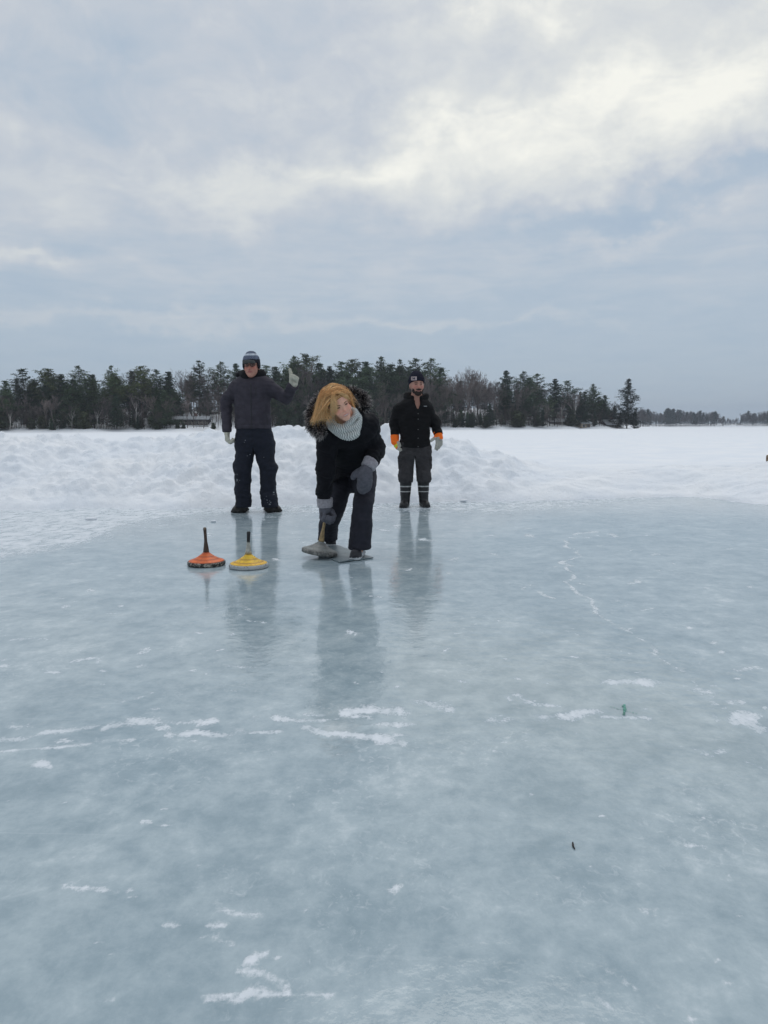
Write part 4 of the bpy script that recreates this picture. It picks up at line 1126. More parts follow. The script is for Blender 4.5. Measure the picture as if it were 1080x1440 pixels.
    a, b2_ = P0(523, 646, 5.96), P0(516.5, 658.5, 5.93); sdf_obj('cuff', cuff(a, b2_, .060), *bb([a, b2_], .1), .005, cf, par)
    fg = lambda P: smin(hand_d(P, lhand, .006, .010), cap(P, P0(457, 708, 6.07), P0(457.5, 716, 6.06), .044, .046), .02)
    sdf_obj('glove', fg, *bb([x[1] for x in lhand]+[lhand[0][0]], .08), .0042, gm, par)
    def mit(P):
        tips = Vector((0, 0, 0)); d = hand_d(P, rhand, .009, .03)
        c1 = rhand[6][0]; M_ = frame(0, 0, 0)
        d = smin(d, ell(P, P0(512.5, 669, 5.90), (.056, .038, .085), np.array([(.98, 0, -.18), (0, 1, 0), (.18, 0, .98)], dtype=f32)), .02)
        ln = np.abs((P-v3(P0(512.5, 673.5, 5.9)))@v3(Vector((.04, 0, 1)).normalized()))
        return d+.004*np.exp(-(ln/.004)**2)+.0012*wrinkle(P, 60, 91)
    sdf_obj('mitten', mit, *bb([x[1] for x in rhand]+[rhand[0][0], P0(512.5, 669, 5.9)], .1), .0042, gm, par)
    # hair: a shell plus several hundred locks swept to the picture's left
    hcol_ = [(.72, .37, .14), (.87, .50, .21), (.50, .24, .09), (.96, .66, .34), (.31, .145, .06), (.62, .33, .12)]
    hmt = simple('blonde hair', (0, 0, 0), .5, .12, 90, attr=True, spec=.4)
    def cap_(P):
        q = ((P-v3(hc))@HM.T)/hs
        d = ell(q, (0, -.022, .046), (.088, .104, .094))
        d = smin(d, ell(q, (0, -.07, -.03), (.075, .055, .08)), .03)
        face = ell(q, (.004, .110, -.015), (.070, .085, .105))
        return smax(d, -face, .01)*hs
    Vh, Qh = sdf_mesh(cap_, *bb([hc], .19), .006)
    hr = random.Random(3); Vv = [tuple(v) for v in Vh]; Fh = [tuple(q) for q in Qh.tolist()]; Ch = [(.40, .21, .08)]*len(Vv)
    part_q = (.028, .030, .135)
    def lock(pts, wd, c0, c1):
        n_ = 9; o_ = len(Vv)
        P_ = [Vector(p) for p in pts]; cur = []
        for i in range(n_):
            t_ = i/(n_-1); a_, b3, c3, d3 = [(1-t_)**3, 3*t_*(1-t_)**2, 3*t_*t_*(1-t_), t_**3]
            cur.append(P_[0]*a_+P_[1]*b3+P_[2]*c3+P_[3]*d3)
        for i, p in enumerate(cur):
            d_ = (cur[min(i+1, n_-1)]-cur[max(i-1, 0)]).normalized(); s1 = d_.orthogonal().normalized(); s2 = d_.cross(s1)
            r_ = wd*(1.0-.85*(i/(n_-1))**1.6); kk = i/(n_-1)
            for a in range(4): Vv.append(tuple(p+(s1*math.cos(a*1.571)+s2*math.sin(a*1.571))*r_)); Ch.append(tuple(c0[j]*(1-kk)+c1[j]*kk for j in range(3)))
        for i in range(n_-1):
            for a in range(4): Fh.append((o_+i*4+a, o_+i*4+(a+1) % 4, o_+(i+1)*4+(a+1) % 4, o_+(i+1)*4+a))
    W = lambda q: h2w(hc, HM, hs, q)
    for k in range(1250):
        # root along the parting, running from forehead to crown
        u = hr.random(); g_ = hr.random()
        ry_ = .072-.185*u
        shz = lambda x, y: .046+.094*math.sqrt(max(.02, 1-(x/.088)**2-((y+.022)/.104)**2))
        rx_ = .028+hr.gauss(0, .008); rootq = Vector((rx_, ry_, shz(rx_, ry_)+.003))
        left = hr.random() < .74
        c0 = hcol_[hr.randrange(6)]; c0 = tuple(x*.75 for x in c0) if hr.random() < .35 else c0; c1 = hcol_[hr.choice((0, 1, 3, 3, 5))]
        root = W(rootq)
        # head frame x>0 is the person's right = picture left
        if left:
            e = hr.random()
            end = at(438+44*e**1.5+hr.gauss(0, 2.2), 597-16*e**1.2-7*e*e+hr.gauss(0, 2.5), 5.60+.22*(1-hr.random()))
            if hr.random() < .35: end = at(444+24*hr.random(), 588+hr.gauss(0, 3), 5.58+.1*hr.random())
            b1 = W((.085+.02*hr.random(), rootq.y*.9+.01, shz(.055, ry_)+.018+.016*hr.random())); b2 = W((.125+.02*hr.random(), rootq.y*.6+.02, .02+.04*hr.random()))
            if e > .7: end = at(456+9*hr.random(), 576+10*hr.random(), 5.60)
        else:
            e = hr.random()
            b1 = W((-.03, rootq.y+.006, shz(-.03, ry_)+.022)); b2 = W((-.095, rootq.y*.8, .09)); end = W((-.090+.01*hr.random(), -.06+.12*e, -.02-.05*hr.random()))
        b1 = b1+Vector((hr.gauss(0, .006), hr.gauss(0, .006), hr.gauss(0, .006))); b2 = b2+Vector((hr.gauss(0, .008), hr.gauss(0, .008), hr.gauss(0, .008)))
        lock([root, b1, b2, end], hr.uniform(.0018, .0046), c0, c1)
    for k in range(150):                                  # fringe falling over the brow
        e = hr.random(); root = W((.020+hr.gauss(0, .012), .055+hr.gauss(0, .015), .126))
        j_ = hr.gauss(0, .006)
        if e < .78:
            e /= .78; end = W((.092-.052*e+j_, .050+.040*e, -.045+.045*e+hr.gauss(0, .012)))
            b1 = W((.040-.015*e+j_, .088, .120)); b2 = W((.078-.040*e+j_, .082+.020*e, .060))
        else:
            end = W((-.070+j_, .050, .005+hr.gauss(0, .012))); b1 = W((-.018+j_, .086, .122)); b2 = W((-.058+j_, .080, .070))
        lock([root, b1, b2, end], hr.uniform(.0012, .0028), hcol_[hr.choice((0, 1, 5, 2))], hcol_[3])
    for k in range(260):                                  # loose flyaway strands
        u = hr.random(); root = W((.03+hr.gauss(0, .02), .07-.14*u, .118+.02*math.sin(u*3)))
        lf_ = hr.random() < .8
        end = at(434+52*hr.random(), 604-22*hr.random(), 5.55+.25*hr.random()) if lf_ else W((-.10-.02*hr.random(), -.02+hr.gauss(0, .05), -.02-.06*hr.random()))
        b1 = W(((.10 if lf_ else -.06)+hr.gauss(0, .02), hr.gauss(.02, .03), .15+hr.gauss(0, .014))); b2 = W(((.145 if lf_ else -.11)+hr.gauss(0, .02), hr.gauss(0, .03), .03+hr.gauss(0, .03)))
        lock([root, b1, b2, end], hr.uniform(.0006, .0014), hcol_[hr.choice((0, 1, 2))], hcol_[hr.choice((3, 1))])
    mesh_obj('hair', Vv, Fh, hmt, par, cols=np.array(Ch))
    eyes(hc, HM, hs, par, True)
    brows(hc, HM, hs, par, (.24, .13, .07))
    return par
pA = person_thumb()
pB = person_orange()
pC = person_stoop()
# ------------------------------------------------------------ ice stocks, mat, small things on the ice
def stock(name, base, axis, spec, label):
    """lathe-turned disc with an iron rim, ringed cone and wooden handle"""
    root = empty(name, base); tag(root, label, 'ice stock', 'ice stocks')
    ax = Vector(axis).normalized(); R0 = spec['r']; b0 = Vector(base)
    rim = MB(); h0 = spec['rimh']
    rc = spec['rimcol']
    prof = [(R0*.86, 0), (R0*.97, .003), (R0, .010), (R0, h0-.008), (R0*.975, h0-.002), (R0*.93, h0)]
    rim.lathe(prof, b0, ax, 64)
    rim_o = rim.build('rim', rc, root, smooth=True)
    # worn paint rings of the cone
    top = MB(); cols = []; prof = [(R0*.925, h0-.004), (R0*.93, h0+.002)]
    n = 26; H = spec['coneh']
    for i in range(1, n+1):
        t_ = i/n; r_ = R0*(.93*(1-t_)**1.18+.125*t_); z = h0+.002+H*(t_**1.5*.65+t_*.35)
        z += .0016*math.sin(i*2.1); prof.append((r_, z))
    rr_ = random.Random(spec['seed'])
    for i in range(len(prof)): cols.append(spec['cols'][min(len(spec['cols'])-1, int(i*len(spec['cols'])/len(prof)))])
    top.lathe(prof, b0, ax, 64, cols)
    top.build('cone', spec['conemat'], root, smooth=True, cols=True)
    # handle
    hb = b0+ax*(h0+H-.004); hd = MB(); L = spec['hl']; bend = Vector(spec['bend'])
    pts = []; rad = []; cc = []
    for i in range(17):
        t_ = i/16; pts.append(hb+ax*L*t_+bend*t_*t_)
        rad.append(spec['hr']*(1.75-.9*min(1, t_*2.2)+.25*max(0, (t_-.75))*4*.6)*(1 if i < 16 else .75))
    o_ = 0
    hd.tube(pts, rad, 14)
    cs = []
    for i in range(17): cs += [spec['hc'](i/16)]*14
    hd.c = cs
    hd.build('handle', spec['hm'], root, smooth=True, cols=True)
    return root
def worn(name, dark, spot, scale=60, lo=.52, hi=.6, rough=.5, metal=0.):
    mt, t, b = material(name); co = t.new('ShaderNodeTexCoord').outputs['Object']
    n_ = t.mapr(t.noise(co, scale, 6, .7, .5), lo, hi); t.l.new(t.mix(n_, dark, spot), b.inputs['Base Color'])
    b.inputs['Roughness'].default_value = rough; b.inputs['Metallic'].default_value = metal
    t.l.new(t.bump(t.noise(co, scale*2, 4, .6), .4, .002), b.inputs['Normal'])
    return mt
def paint(name):
    mt, t, b = material(name); co = t.new('ShaderNodeTexCoord').outputs['Object']
    a = t.new('ShaderNodeAttribute', attribute_name='Col').outputs['Color']
    n_ = t.mapr(t.noise(co, 45, 6, .72, .6), .55, .64); n2 = t.mapr(t.noise(co, 18, 4, .6), .3, .7, .8, 1.15)
    c = t.mix(1.0, a, t.comb(n2, n2, n2), 'MULTIPLY')
    t.l.new(t.mix(t.math('MULTIPLY', n_, .6), c, (.10, .075, .05)), b.inputs['Base Color'])
    b.inputs['Roughness'].default_value = .5
    t.l.new(t.bump(t.noise(co, 90, 4, .6), .35, .0015), b.inputs['Normal'])
    return mt
woodm = simple('handle wood', (0, 0, 0), .6, .35, 50, .4, .002, attr=True)
pm = paint('worn stock paint')
orc = [(.62, .10, .012), (.72, .13, .015), (.72, .14, .02), (.50, .08, .01), (.75, .16, .03), (.75, .14, .02), (.48, .08, .015), (.74, .15, .02), (.70, .12, .02), (.55, .10, .02), (.72, .18, .05)]
s1 = ground(290.5, 794.5)
stock('ice_stock', s1, (0, 0, 1), dict(r=.143, rimh=.034, coneh=.070, hl=.190, hr=.0135, bend=(-.006, 0, 0), seed=1, cols=orc, conemat=pm,
      rimcol=worn('chipped black rim', (.02, .018, .016), (.42, .38, .32), 40, .50, .60), hm=woodm, hc=lambda t_: (.060, .036, .024) if t_ < .93 else (.15, .11, .08)),
      'orange topped ice stock with plain brown wooden handle, leftmost of the stocks')
yc = [(.80, .46, .02), (.80, .46, .02), (.55, .28, .02), (.82, .50, .02), (.84, .52, .02), (.55, .30, .02), (.84, .52, .02), (.84, .54, .03), (.80, .48, .02), (.75, .44, .03)]
s2 = ground(349.8, 798)
def yh(t_): return (.012, .012, .013) if t_ > .50 else ((.42, .42, .38) if t_ > .1 else (.36, .28, .14))
stock('ice_stock', s2, (0, 0, 1), dict(r=.146, rimh=.034, coneh=.072, hl=.170, hr=.0145, bend=(.006, 0, 0), seed=2, cols=yc, conemat=pm,
      rimcol=worn('scuffed grey rim', (.42, .43, .43), (.06, .06, .06), 34, .54, .62), hm=woodm, hc=yh),
      'yellow topped ice stock with black tipped grey handle standing right of the orange one')
gc_ = [(.20, .21, .20), (.23, .24, .23), (.21, .22, .21), (.25, .25, .24), (.18, .19, .18), (.22, .23, .22)]
cb = at(449, 776, 6.12); cb.z = .028
stock('ice_stock', cb, (.16, .05, 1), dict(r=.146, rimh=.036, coneh=.072, hl=.235, hr=.0135, bend=(.008, .0, 0), seed=3, cols=gc_, conemat=pm,
      rimcol=worn('mottled stone rim', (.10, .10, .095), (.28, .27, .25), 30, .45, .62), hm=woodm, hc=lambda t_: (.36, .25, .12)),
      'plain grey ice stock with pale wooden handle held tilted by the stooping woman')
# thin mat under her feet
mm_, t, b = material('grey rubber mat'); co = t.new('ShaderNodeTexCoord').outputs['Object']
n_ = t.noise(co, 9, 5, .6, .3); t.l.new(t.ramp(n_, [(.3, (.11, .145, .16)), (.6, (.18, .225, .24)), (.8, (.28, .33, .345))]), b.inputs['Base Color']); b.inputs['Roughness'].default_value = .42
t.l.new(t.bump(t.noise(co, 60, 3, .5), .4, .003), b.inputs['Normal'])
cs = [ground(474, 768.5), ground(524.5, 785.5), ground(477, 792), ground(440, 776)]
mc = sum(cs, Vector())/4
vs = []; N = 12
def edgept(i, u): 
    p = cs[i].lerp(cs[(i+1) % 4], u); return p+Vector((.004*math.sin(u*17+i), .004*math.cos(u*13+i*2), 0))
ring = [edgept(i, j/N) for i in range(4) for j in range(N)]
def lift(p): return .004*max(0, math.sin(p.x*14+p.y*3))
V_ = [(p.x, p.y, .003+lift(p)) for p in ring]+[(p.x, p.y, .011+lift(p)) for p in ring]+[(mc.x, mc.y, .011), (mc.x, mc.y, .003)]
n = len(ring); Ff = [(i, (i+1) % n, n+(i+1) % n, n+i) for i in range(n)]+[(n+i, n+(i+1) % n, 2*n) for i in range(n)]+[((i+1) % n, i, 2*n+1) for i in range(n)]
mo = mesh_obj('foot_mat', V_, Ff, mm_, None, tuple(mc), smooth=False)
tag(mo, 'thin dark grey rubber mat lying on the ice under the woman\'s front foot', 'mat')
# twig
p0, p1, p2 = ground(805.5, 1184.5, .003), ground(806, 1190, .003), ground(808.5, 1194, .003)
mb = MB(); mb.tube([p0, p0.lerp(p1, .5), p1, p2], [.0018, .0026, .0024, .0012], 6)
tag(mb.build('twig', simple('twig bark', (.02, .014, .01), .8, .3, 90), None, tuple(p1), smooth=True), 'tiny dark twig lying alone on the near ice', 'twig')
# green target mark sprayed on the ice: two broken strokes
gmk = simple('green spray paint', (.10, .30, .24), .7, .3, 60)
mb = MB(); gr = random.Random(4)
def fl(pts, w_):
    for (a, b2_) in zip(pts, pts[1:]):
        d_ = (b2_-a).normalized(); s_ = Vector((-d_.y, d_.x, 0))
        mb.add([a-s_*w_+Vector((0, 0, .002)), b2_-s_*w_+Vector((0, 0, .002)), b2_+s_*w_+Vector((0, 0, .002)), a+s_*w_+Vector((0, 0, .002))], [(0, 1, 2, 3)])
g_ = lambda x, y: ground(x, y)
for i in range(9):
    x = 858+i*4.4; fl([g_(x, 994.5+i*1.1+gr.uniform(-.4, .4)), g_(x+3.0, 995.4+i*1.1+gr.uniform(-.4, .4))], gr.uniform(.0008, .002))
for i in range(8):
    y = 991+i*1.9; fl([g_(877.5+gr.uniform(-1.5, 1.5), y), g_(878+gr.uniform(-1.5, 1.5), y+1.7)], gr.uniform(.003, .007))
tag(mb.build('target_mark', gmk, None, tuple(g_(877, 1000))), 'small faint green painted cross marking the ice on the right', 'mark')
# weathered post at the right edge of the rink
PY = 14.6; pp = at(1079.5, 655, PY); zt = at(1079, 640.0, PY).z
mb = MB()
mb.tube([(pp.x+.045, PY, 0.02), (pp.x+.043, PY, zt*.6), (pp.x+.04, PY, zt-.015), (pp.x+.04, PY, zt)], [.075, .074, .072, .060], 12)
tag(mb.build('wooden_post', worn('weathered post wood', (.16, .11, .07), (.28, .22, .16), 30, .4, .7, .8), None, (pp.x+.04, PY, 0), smooth=True), 'weathered brown wooden post top at the right edge of the snow', 'post')
# loose lumps of ice and snow

sr_ = random.Random(9)
def lump(p, r_, label):
    seed = sr_.random()*50
    fn = lambda P: ell(P, p, (r_*1.6, r_, r_*.55))+r_*.25*wrinkle(P, .9/r_, int(seed), (0, 0, 1), .5)
    tag(sdf_obj('ice_lump', fn, *bb([p], r_*2), r_/6, SNOWMAT, None, None, tuple(p)), label, 'ice lump')
lump(ground(128, 731)+Vector((0, 0, .012)), .045, 'flat lump of snow crust on the smeared ice far left')
lump(ground(300, 734)+Vector((0, 0, .008)), .02, 'small lump of snow on the ice left of the thumbs-up man')
lump(ground(652, 706)+Vector((0, 0, .02)), .035, 'fist-sized snow lump at the foot of the bank right of the bearded man')
# ------------------------------------------------------------ shore woods and cottages
tr_ = random.Random(21)
def leafmat(name, col, var=.35):
    mt, t, b = material(name); co = t.new('ShaderNodeTexCoord').outputs['Object']
    a = t.new('ShaderNodeAttribute', attribute_name='Col').outputs['Color']
    oi = t.new('ShaderNodeObjectInfo').outputs['Random']
    f = t.math('MULTIPLY', t.mapr(t.noise(co, .9, 3, .6), .3, .7, 1-var, 1+var), t.math('MULTIPLY_ADD', oi, .9, .6))
    c = t.mix(1.0, a, t.comb(f, f, f), 'MULTIPLY'); c = t.mix(1.0, c, col, 'MULTIPLY')
    t.l.new(c, b.inputs['Base Color']); b.inputs['Roughness'].default_value = .85; b.inputs['Specular IOR Level'].default_value = .15
    return mt
PINE = leafmat('pine needles', (1, 1, 1)); BARK = leafmat('tree bark', (1, 1, 1), .25); TWIG = leafmat('bare twigs', (1, 1, 1), .2)
def mesh_only(mb, name, mat):
    me = bpy.data.meshes.new(name); me.from_pydata(mb.v, [], mb.f)
    a = me.color_attributes.new('Col', 'FLOAT_COLOR', 'POINT'); c = np.ones((len(mb.v), 4), dtype=np.float32); c[:, :3] = mb.c
    a.data.foreach_set('color', c.ravel()); me.materials.append(mat); return me
def tuft(mb, c, r_, n, g, rr_, flat=.5, col=None):
    for i in range(n):
        p = Vector(c)+Vector((rr_.gauss(0, r_*.5), rr_.gauss(0, r_*.5), rr_.gauss(0, r_*.5*flat)))
        d = Vector((rr_.gauss(0, 1), rr_.gauss(0, 1), rr_.gauss(.25, .6))).normalized()*rr_.uniform(.35, 1)*g
        s_ = d.cross(Vector((rr_.gauss(0, 1), rr_.gauss(0, 1), rr_.gauss(0, 1)))).normalized()*g*rr_.uniform(.16, .34)
        k = rr_.uniform(.6, 1.4); cc = tuple(x*k for x in col)
        mb.add([p-s_, p+s_, p+d], [(0, 1, 2)], cc)
def pine_proto(H, seed, crown0=.35, wide=.20, dense=1., col=(.030, .048, .030), droop=0., gap=.15, bcol=(.055, .042, .034)):
    rr_ = random.Random(seed); tk = MB(); cr = MB(); lean = (rr_.gauss(0, .015), rr_.gauss(0, .015))
    def ax(t_): return Vector((lean[0]*H*t_+.10*math.sin(t_*5+seed), lean[1]*H*t_, H*t_))
    tk.tube([ax(i/10) for i in range(11)], [H*.0125*(1-.85*i/10)+.02 for i in range(11)], 7, bcol)
    # dead snags on the bare lower trunk
    for i in range(14):
        t_ = rr_.uniform(.12, crown0+.1); a = rr_.uniform(0, 6.28); L = rr_.uniform(.4, 1.4)
        p = ax(t_); tk.tube([p, p+Vector((math.cos(a)*L, math.sin(a)*L, rr_.uniform(-.2, .2)))], [.03, .012], 3, bcol)
    t_ = crown0
    while t_ < .985:
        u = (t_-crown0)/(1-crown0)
        prof = (math.sin(math.pi*min(1, .18+u*.82))**.7)*(1-.45*u) if crown0 > .2 else (1-u)**.85+.05
        nb = rr_.randint(4, 6) if u < .85 else 4
        a0 = rr_.uniform(0, 6.28)
        for k in range(nb):
            if rr_.random() < gap: continue
            a = a0+6.28*k/nb+rr_.gauss(0, .25); L = H*wide*prof*rr_.choice((.5, .8, 1, 1.15, 1.5))*rr_.uniform(.85, 1.15); L = max(L, .35)
            p = ax(t_); rise = (.10+.55*u)-droop
            d = Vector((math.cos(a), math.sin(a), rise*rr_.uniform(.5, 1.3))).normalized()
            tip = p+d*L+Vector((0, 0, .12*L)); mid = p+d*L*.5-Vector((0, 0, .05*L))
            tk.tube([p, mid, tip], [.022+.012*L, .016+.006*L, .012], 3, bcol)
            nt = max(2, int(L*1.9))
            bc = rr_.uniform(.65, 1.5)
            for j in range(nt):
                f_ = .28+.75*(j+.5)/nt; q = p.lerp(tip, f_)+Vector((rr_.gauss(0, .16*L*.6), rr_.gauss(0, .16*L*.6), rr_.gauss(.04, .05*L)))
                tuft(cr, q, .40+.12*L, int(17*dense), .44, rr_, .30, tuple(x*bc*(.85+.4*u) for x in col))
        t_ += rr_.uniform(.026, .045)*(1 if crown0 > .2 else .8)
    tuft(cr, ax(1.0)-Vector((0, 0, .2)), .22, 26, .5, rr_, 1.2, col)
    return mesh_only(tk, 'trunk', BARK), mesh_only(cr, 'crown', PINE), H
def bare_proto(H, seed, col=(.125, .102, .095), tcol=None, forks=5, spread=.55, twig=.016, white=False):
    rr_ = random.Random(seed); tk = MB(); cr = MB(); tcol = tcol or tuple(x*.8 for x in col)
    def grow(p, d, L, r_, lv):
        n = 3; pts = [p]; cur = d.copy()
        for i in range(n):
            cur = (cur+Vector((rr_.gauss(0, .10), rr_.gauss(0, .10), rr_.gauss(.04, .05)))).normalized(); pts.append(pts[-1]+cur*L/n)
        tgt = tk if lv <= 1 else cr
        tgt.tube(pts, [r_*(1-.38*i/n) for i in range(n+1)], 6 if lv < 1 else 3, tcol if lv <= 1 else col, cap=False)
        if lv >= forks: return
        nb = rr_.randint(3, 4) if lv > 0 else rr_.randint(5, 7)
        for k in range(nb):
            f_ = rr_.uniform(.35, 1) if lv else rr_.uniform(.30, 1.0)
            i = min(n-1, int(f_*n)); q = pts[i].lerp(pts[i+1], f_*n-i)
            a = rr_.uniform(0, 6.28); sp = spread*rr_.uniform(.5, 1.3)
            o_ = cur.orthogonal().normalized(); o_ = o_*math.cos(a)+cur.cross(o_)*math.sin(a)
            nd = (cur+o_*sp+Vector((0, 0, .22))).normalized()
            grow(q, nd, L*rr_.uniform(.42, .68)*(1.15-.35*f_ if lv == 0 else 1), max(twig, r_*.48), lv+1)
    grow(Vector((0, 0, 0)), Vector((rr_.gauss(0, .04), rr_.gauss(0, .04), 1)), H*.66, H*.0105, 0)
    zmax = max(v[2] for v in cr.v); k = H/zmax
    tk.v = [tuple(c_*k for c_ in v) for v in tk.v]; cr.v = [tuple(c_*k for c_ in v) for v in cr.v]
    return mesh_only(tk, 'trunk', BARK), mesh_only(cr, 'branches', TWIG), H
G1 = (.038, .056, .028); G2 = (.050, .070, .032); G3 = (.029, .044, .025); G4 = (.062, .074, .030)
PT = [pine_proto(17, 1, .30, .235, 1., G2, gap=.22), pine_proto(16, 2, .38, .25, 1., G1, gap=.25), pine_proto(15, 3, .20, .23, 1.1, G3), pine_proto(18, 4, .40, .20, 1.1, G2, gap=.28),
      pine_proto(14, 5, .15, .27, 1., G1), pine_proto(16, 6, .30, .19, 1.2, G3), pine_proto(15, 7, .44, .28, 1., G4, gap=.25), pine_proto(16, 8, .34, .24, 1., G1, gap=.3)]
DK = [pine_proto(13, 9, .05, .30, 1., G3, gap=.1), pine_proto(12, 10, .08, .32, 1., G1, gap=.12)]
SP = [pine_proto(13, 11, .06, .19, 1.1, G3, .12, .05), pine_proto(12, 12, .05, .16, 1.2, G3, .10, .05), pine_proto(15, 13, .08, .17, 1.1, G1, .1, .1)]
LONE = pine_proto(16, 17, .07, .26, 1.0, (.026, .036, .026), -.0, .28)
BR = [bare_proto(14, 31), bare_proto(13, 32, (.11, .092, .088)), bare_proto(15, 33, (.135, .108, .10)), bare_proto(12, 34, (.12, .10, .09), spread=.7), bare_proto(14, 35, (.145, .12, .11))]
BI = [bare_proto(11, 41, (.14, .12, .115), (.42, .40, .38), 4, .45), bare_proto(10, 42, (.14, .12, .115), (.38, .36, .34), 4, .6)]
SH = [pine_proto(3.2, 51, .03, .30, .9, (.036, .044, .024), -.2, .1), pine_proto(2.4, 52, .03, .36, .9, (.04, .045, .025), -.2, .1)]
def zg(x, y): return hill(x, y)+.2-.05
NTREE = [0]
def plant(proto, x, y, h, label, cat, name, group, rz=None):
    trunk, crown, H = proto; k = h/H
    root = empty(name, (x, y, zg(x, y)-.1), tr_.uniform(0, 6.28) if rz is None else rz)
    wk = k*tr_.uniform(.92, 1.1); root.scale = (wk, wk, k)
    tag(root, label, cat, group)
    for nm, me in ((trunk.name.split('.')[0], trunk), (crown.name.split('.')[0], crown)):
        o = bpy.data.objects.new(nm, me); COL.objects.link(o); o.parent = root
    NTREE[0] += 1
    return root
def by_top(proto, px, topy, Y, *a, **kw):
    p = at(px, topy, Y); return plant(proto, p.x, Y, p.z-zg(p.x, Y)+.1, *a, **kw)
def shoreY(px): return interp((px-540)/F, SHORE)
# trees one can pick out on the skyline: (px, top y, rows back, prototype, what sets it apart)
SKY = [(8, 536, 6, PT[4], 'pine at the far left edge of the woods'), (34, 519, 10, PT[1], 'flat-topped pine near the left edge'), (68, 519.5, 12, PT[6], 'broad pine near the left edge, right of the flat-topped one'),
       (88, 527, 8, PT[5], 'slightly lower narrow pine in the left woods'), (112, 514.5, 12, PT[0], 'tallest pine of the left woods'), (129, 527, 9, PT[2], 'pine just right of the tallest one in the left woods'),
       (157, 514.5, 9, PT[3], 'narrow pointed pine in the left woods'), (197, 516, 7, PT[6], 'spreading pine behind the leaning birch'), (218, 520, 13, PT[1], 'pine right of the spreading one, left of the cottage'),
       (236, 523, 10, PT[2], 'dark pine above the left end of the brown cottage'), (279, 507.5, 22, PT[3], 'tall pine with a tufted top above the brown cottage'), (309, 508.5, 24, PT[0], 'tall pine just left of the thumbs-up man'),
       (331, 512, 20, PT[5], 'pine directly behind the thumbs-up man'), (372, 514, 18, PT[1], 'pine at the right shoulder of the thumbs-up man'), (388, 516, 14, PT[2], 'pine under the raised arm of the thumbs-up man'),
       (413, 500.5, 20, PT[0], 'tall pine right behind the raised thumb'), (430, 499.5, 22, PT[6], 'tallest pine right of the raised thumb'), (446, 511, 15, PT[4], 'pine left of the stooping woman'),
       (462, 516, 13, PT[5], 'narrow pine behind the woman\'s hair'), (479, 509, 16, PT[1], 'pine above the stooping woman'), (495, 506.5, 19, PT[6], 'pine with open top just right of the woman\'s head'),
       (513, 509, 14, PT[2], 'pine above the woman\'s fur hood'), (534, 502, 17, PT[0], 'tall wide pine between the woman and the bearded man'), (548, 513, 11, PT[4], 'full pine to the left of the bearded man'),
       (562, 506, 15, PT[3], 'tall pine left of the navy hat'), (584, 504.5, 18, PT[1], 'pine directly above the navy hat'), (604, 504, 16, PT[0], 'tall pine right of the navy hat'), (618, 518, 10, PT[4], 'wide pine at the right of the bearded man'),
       (711.5, 522, 8, PT[5], 'narrow pine right of the bare trees'), (735, 522, 12, PT[0], 'tall pine right of the bare trees'), (745, 531, 6, PT[2], 'pine in the clump right of the bare trees'), (756, 526, 14, PT[1], 'rightmost tall pine of the clump beside the bare trees'),
       (781, 533.5, 6, PT[5], 'dark pine left of the pale cottage'), (800, 535.5, 10, PT[1], 'pine right above the pale cottage'), (835.5, 540, 8, PT[0], 'last big pine before the lone spruce'), (822, 551, 5, PT[2], 'low dark pine over the pale cottage'),
       (850, 556, 10, PT[4], 'low spreading pine beside the small shed'), (864, 571, 8, SP[1], 'small conifer just left of the lone spruce')]
for px, ty, back, pr, what in SKY:
    by_top(pr, px, ty, shoreY(px)+back, what[0].upper()+what[1:] if False else what, 'pine tree', 'pine_tree', 'shore pines')
by_top(LONE, 883, 533, 268, 'lone ragged dark spruce standing apart at the right end of the near shore', 'spruce tree', 'spruce_tree', None)
plant(SP[0], at(872, 590, 271).x, 271, 5.5, 'dark bushy conifer crowding the foot of the lone spruce on its left', 'conifer', 'conifer_tree', None)
plant(SP[0], at(893, 590, 266).x, 266, 6.0, 'dark bushy conifer crowding the foot of the lone spruce on its right', 'conifer', 'conifer_tree', None)
BARE = [(178, 517, 9, 0, 'bare tree between two left-hand pines'), (255, 517, 16, 2, 'rounded bare tree above the brown cottage'), (268, 520, 20, 3, 'bare tree next to the tufted pine'), (294, 513, 18, 1, 'bare tree between the two tall pines over the cottage'),
        (345, 518, 20, 0, 'bare tree behind the striped hat'), (401, 514, 16, 1, 'bare tree left of the raised thumb'), (455, 520, 18, 2, 'bare tree behind the woman'), (632, 527, 6, 3, 'bare tree just right of the bearded man'), (645, 519, 9, 2, 'tall bare tree left in the leafless stand'),
        (659, 518.5, 12, 0, 'bare tree second from the left in the leafless stand'), (676, 516.5, 8, 4, 'highest bare tree of the leafless stand'), (690, 526, 12, 1, 'bare tree right in the leafless stand'), (699, 532, 6, 3, 'low bare tree at the right of the leafless stand'),
        (723, 540, 5, 4, 'bare tree between the two narrow pines'), (768, 541, 7, 0, 'bare tree in the dip left of the pale cottage'), (812, 549, 6, 4, 'bare pale tree above the pale cottage'), (845, 560, 12, 1, 'bare tree left of the small shed'), (860, 575, 5, 3, 'low bare tree by the small shed')]
for px, ty, back, k, what in BARE:
    by_top(BR[k], px, ty, shoreY(px)+back, what, 'bare tree', 'bare_tree', 'leafless shore trees')
BIR = [(12, 573, 1.5, 0, 'leaning white birch at the far left shore'), (99, 566, 1.2, 1, 'white birch on the left shore edge'), (133, 568, 1.5, 0, 'birch with bent pale branches on the left shore'), (190, 549, 3, 1, 'slim white birch left of the brown cottage'),
       (791, 556, 1.2, 1, 'white birch in front of the pale cottage'), (809, 548, 3, 0, 'tall white birch beside the pale cottage')]
for px, ty, back, k, what in BIR:
    by_top(BI[k], px, ty, shoreY(px)+back, what, 'birch tree', 'birch_tree', 'white birches')
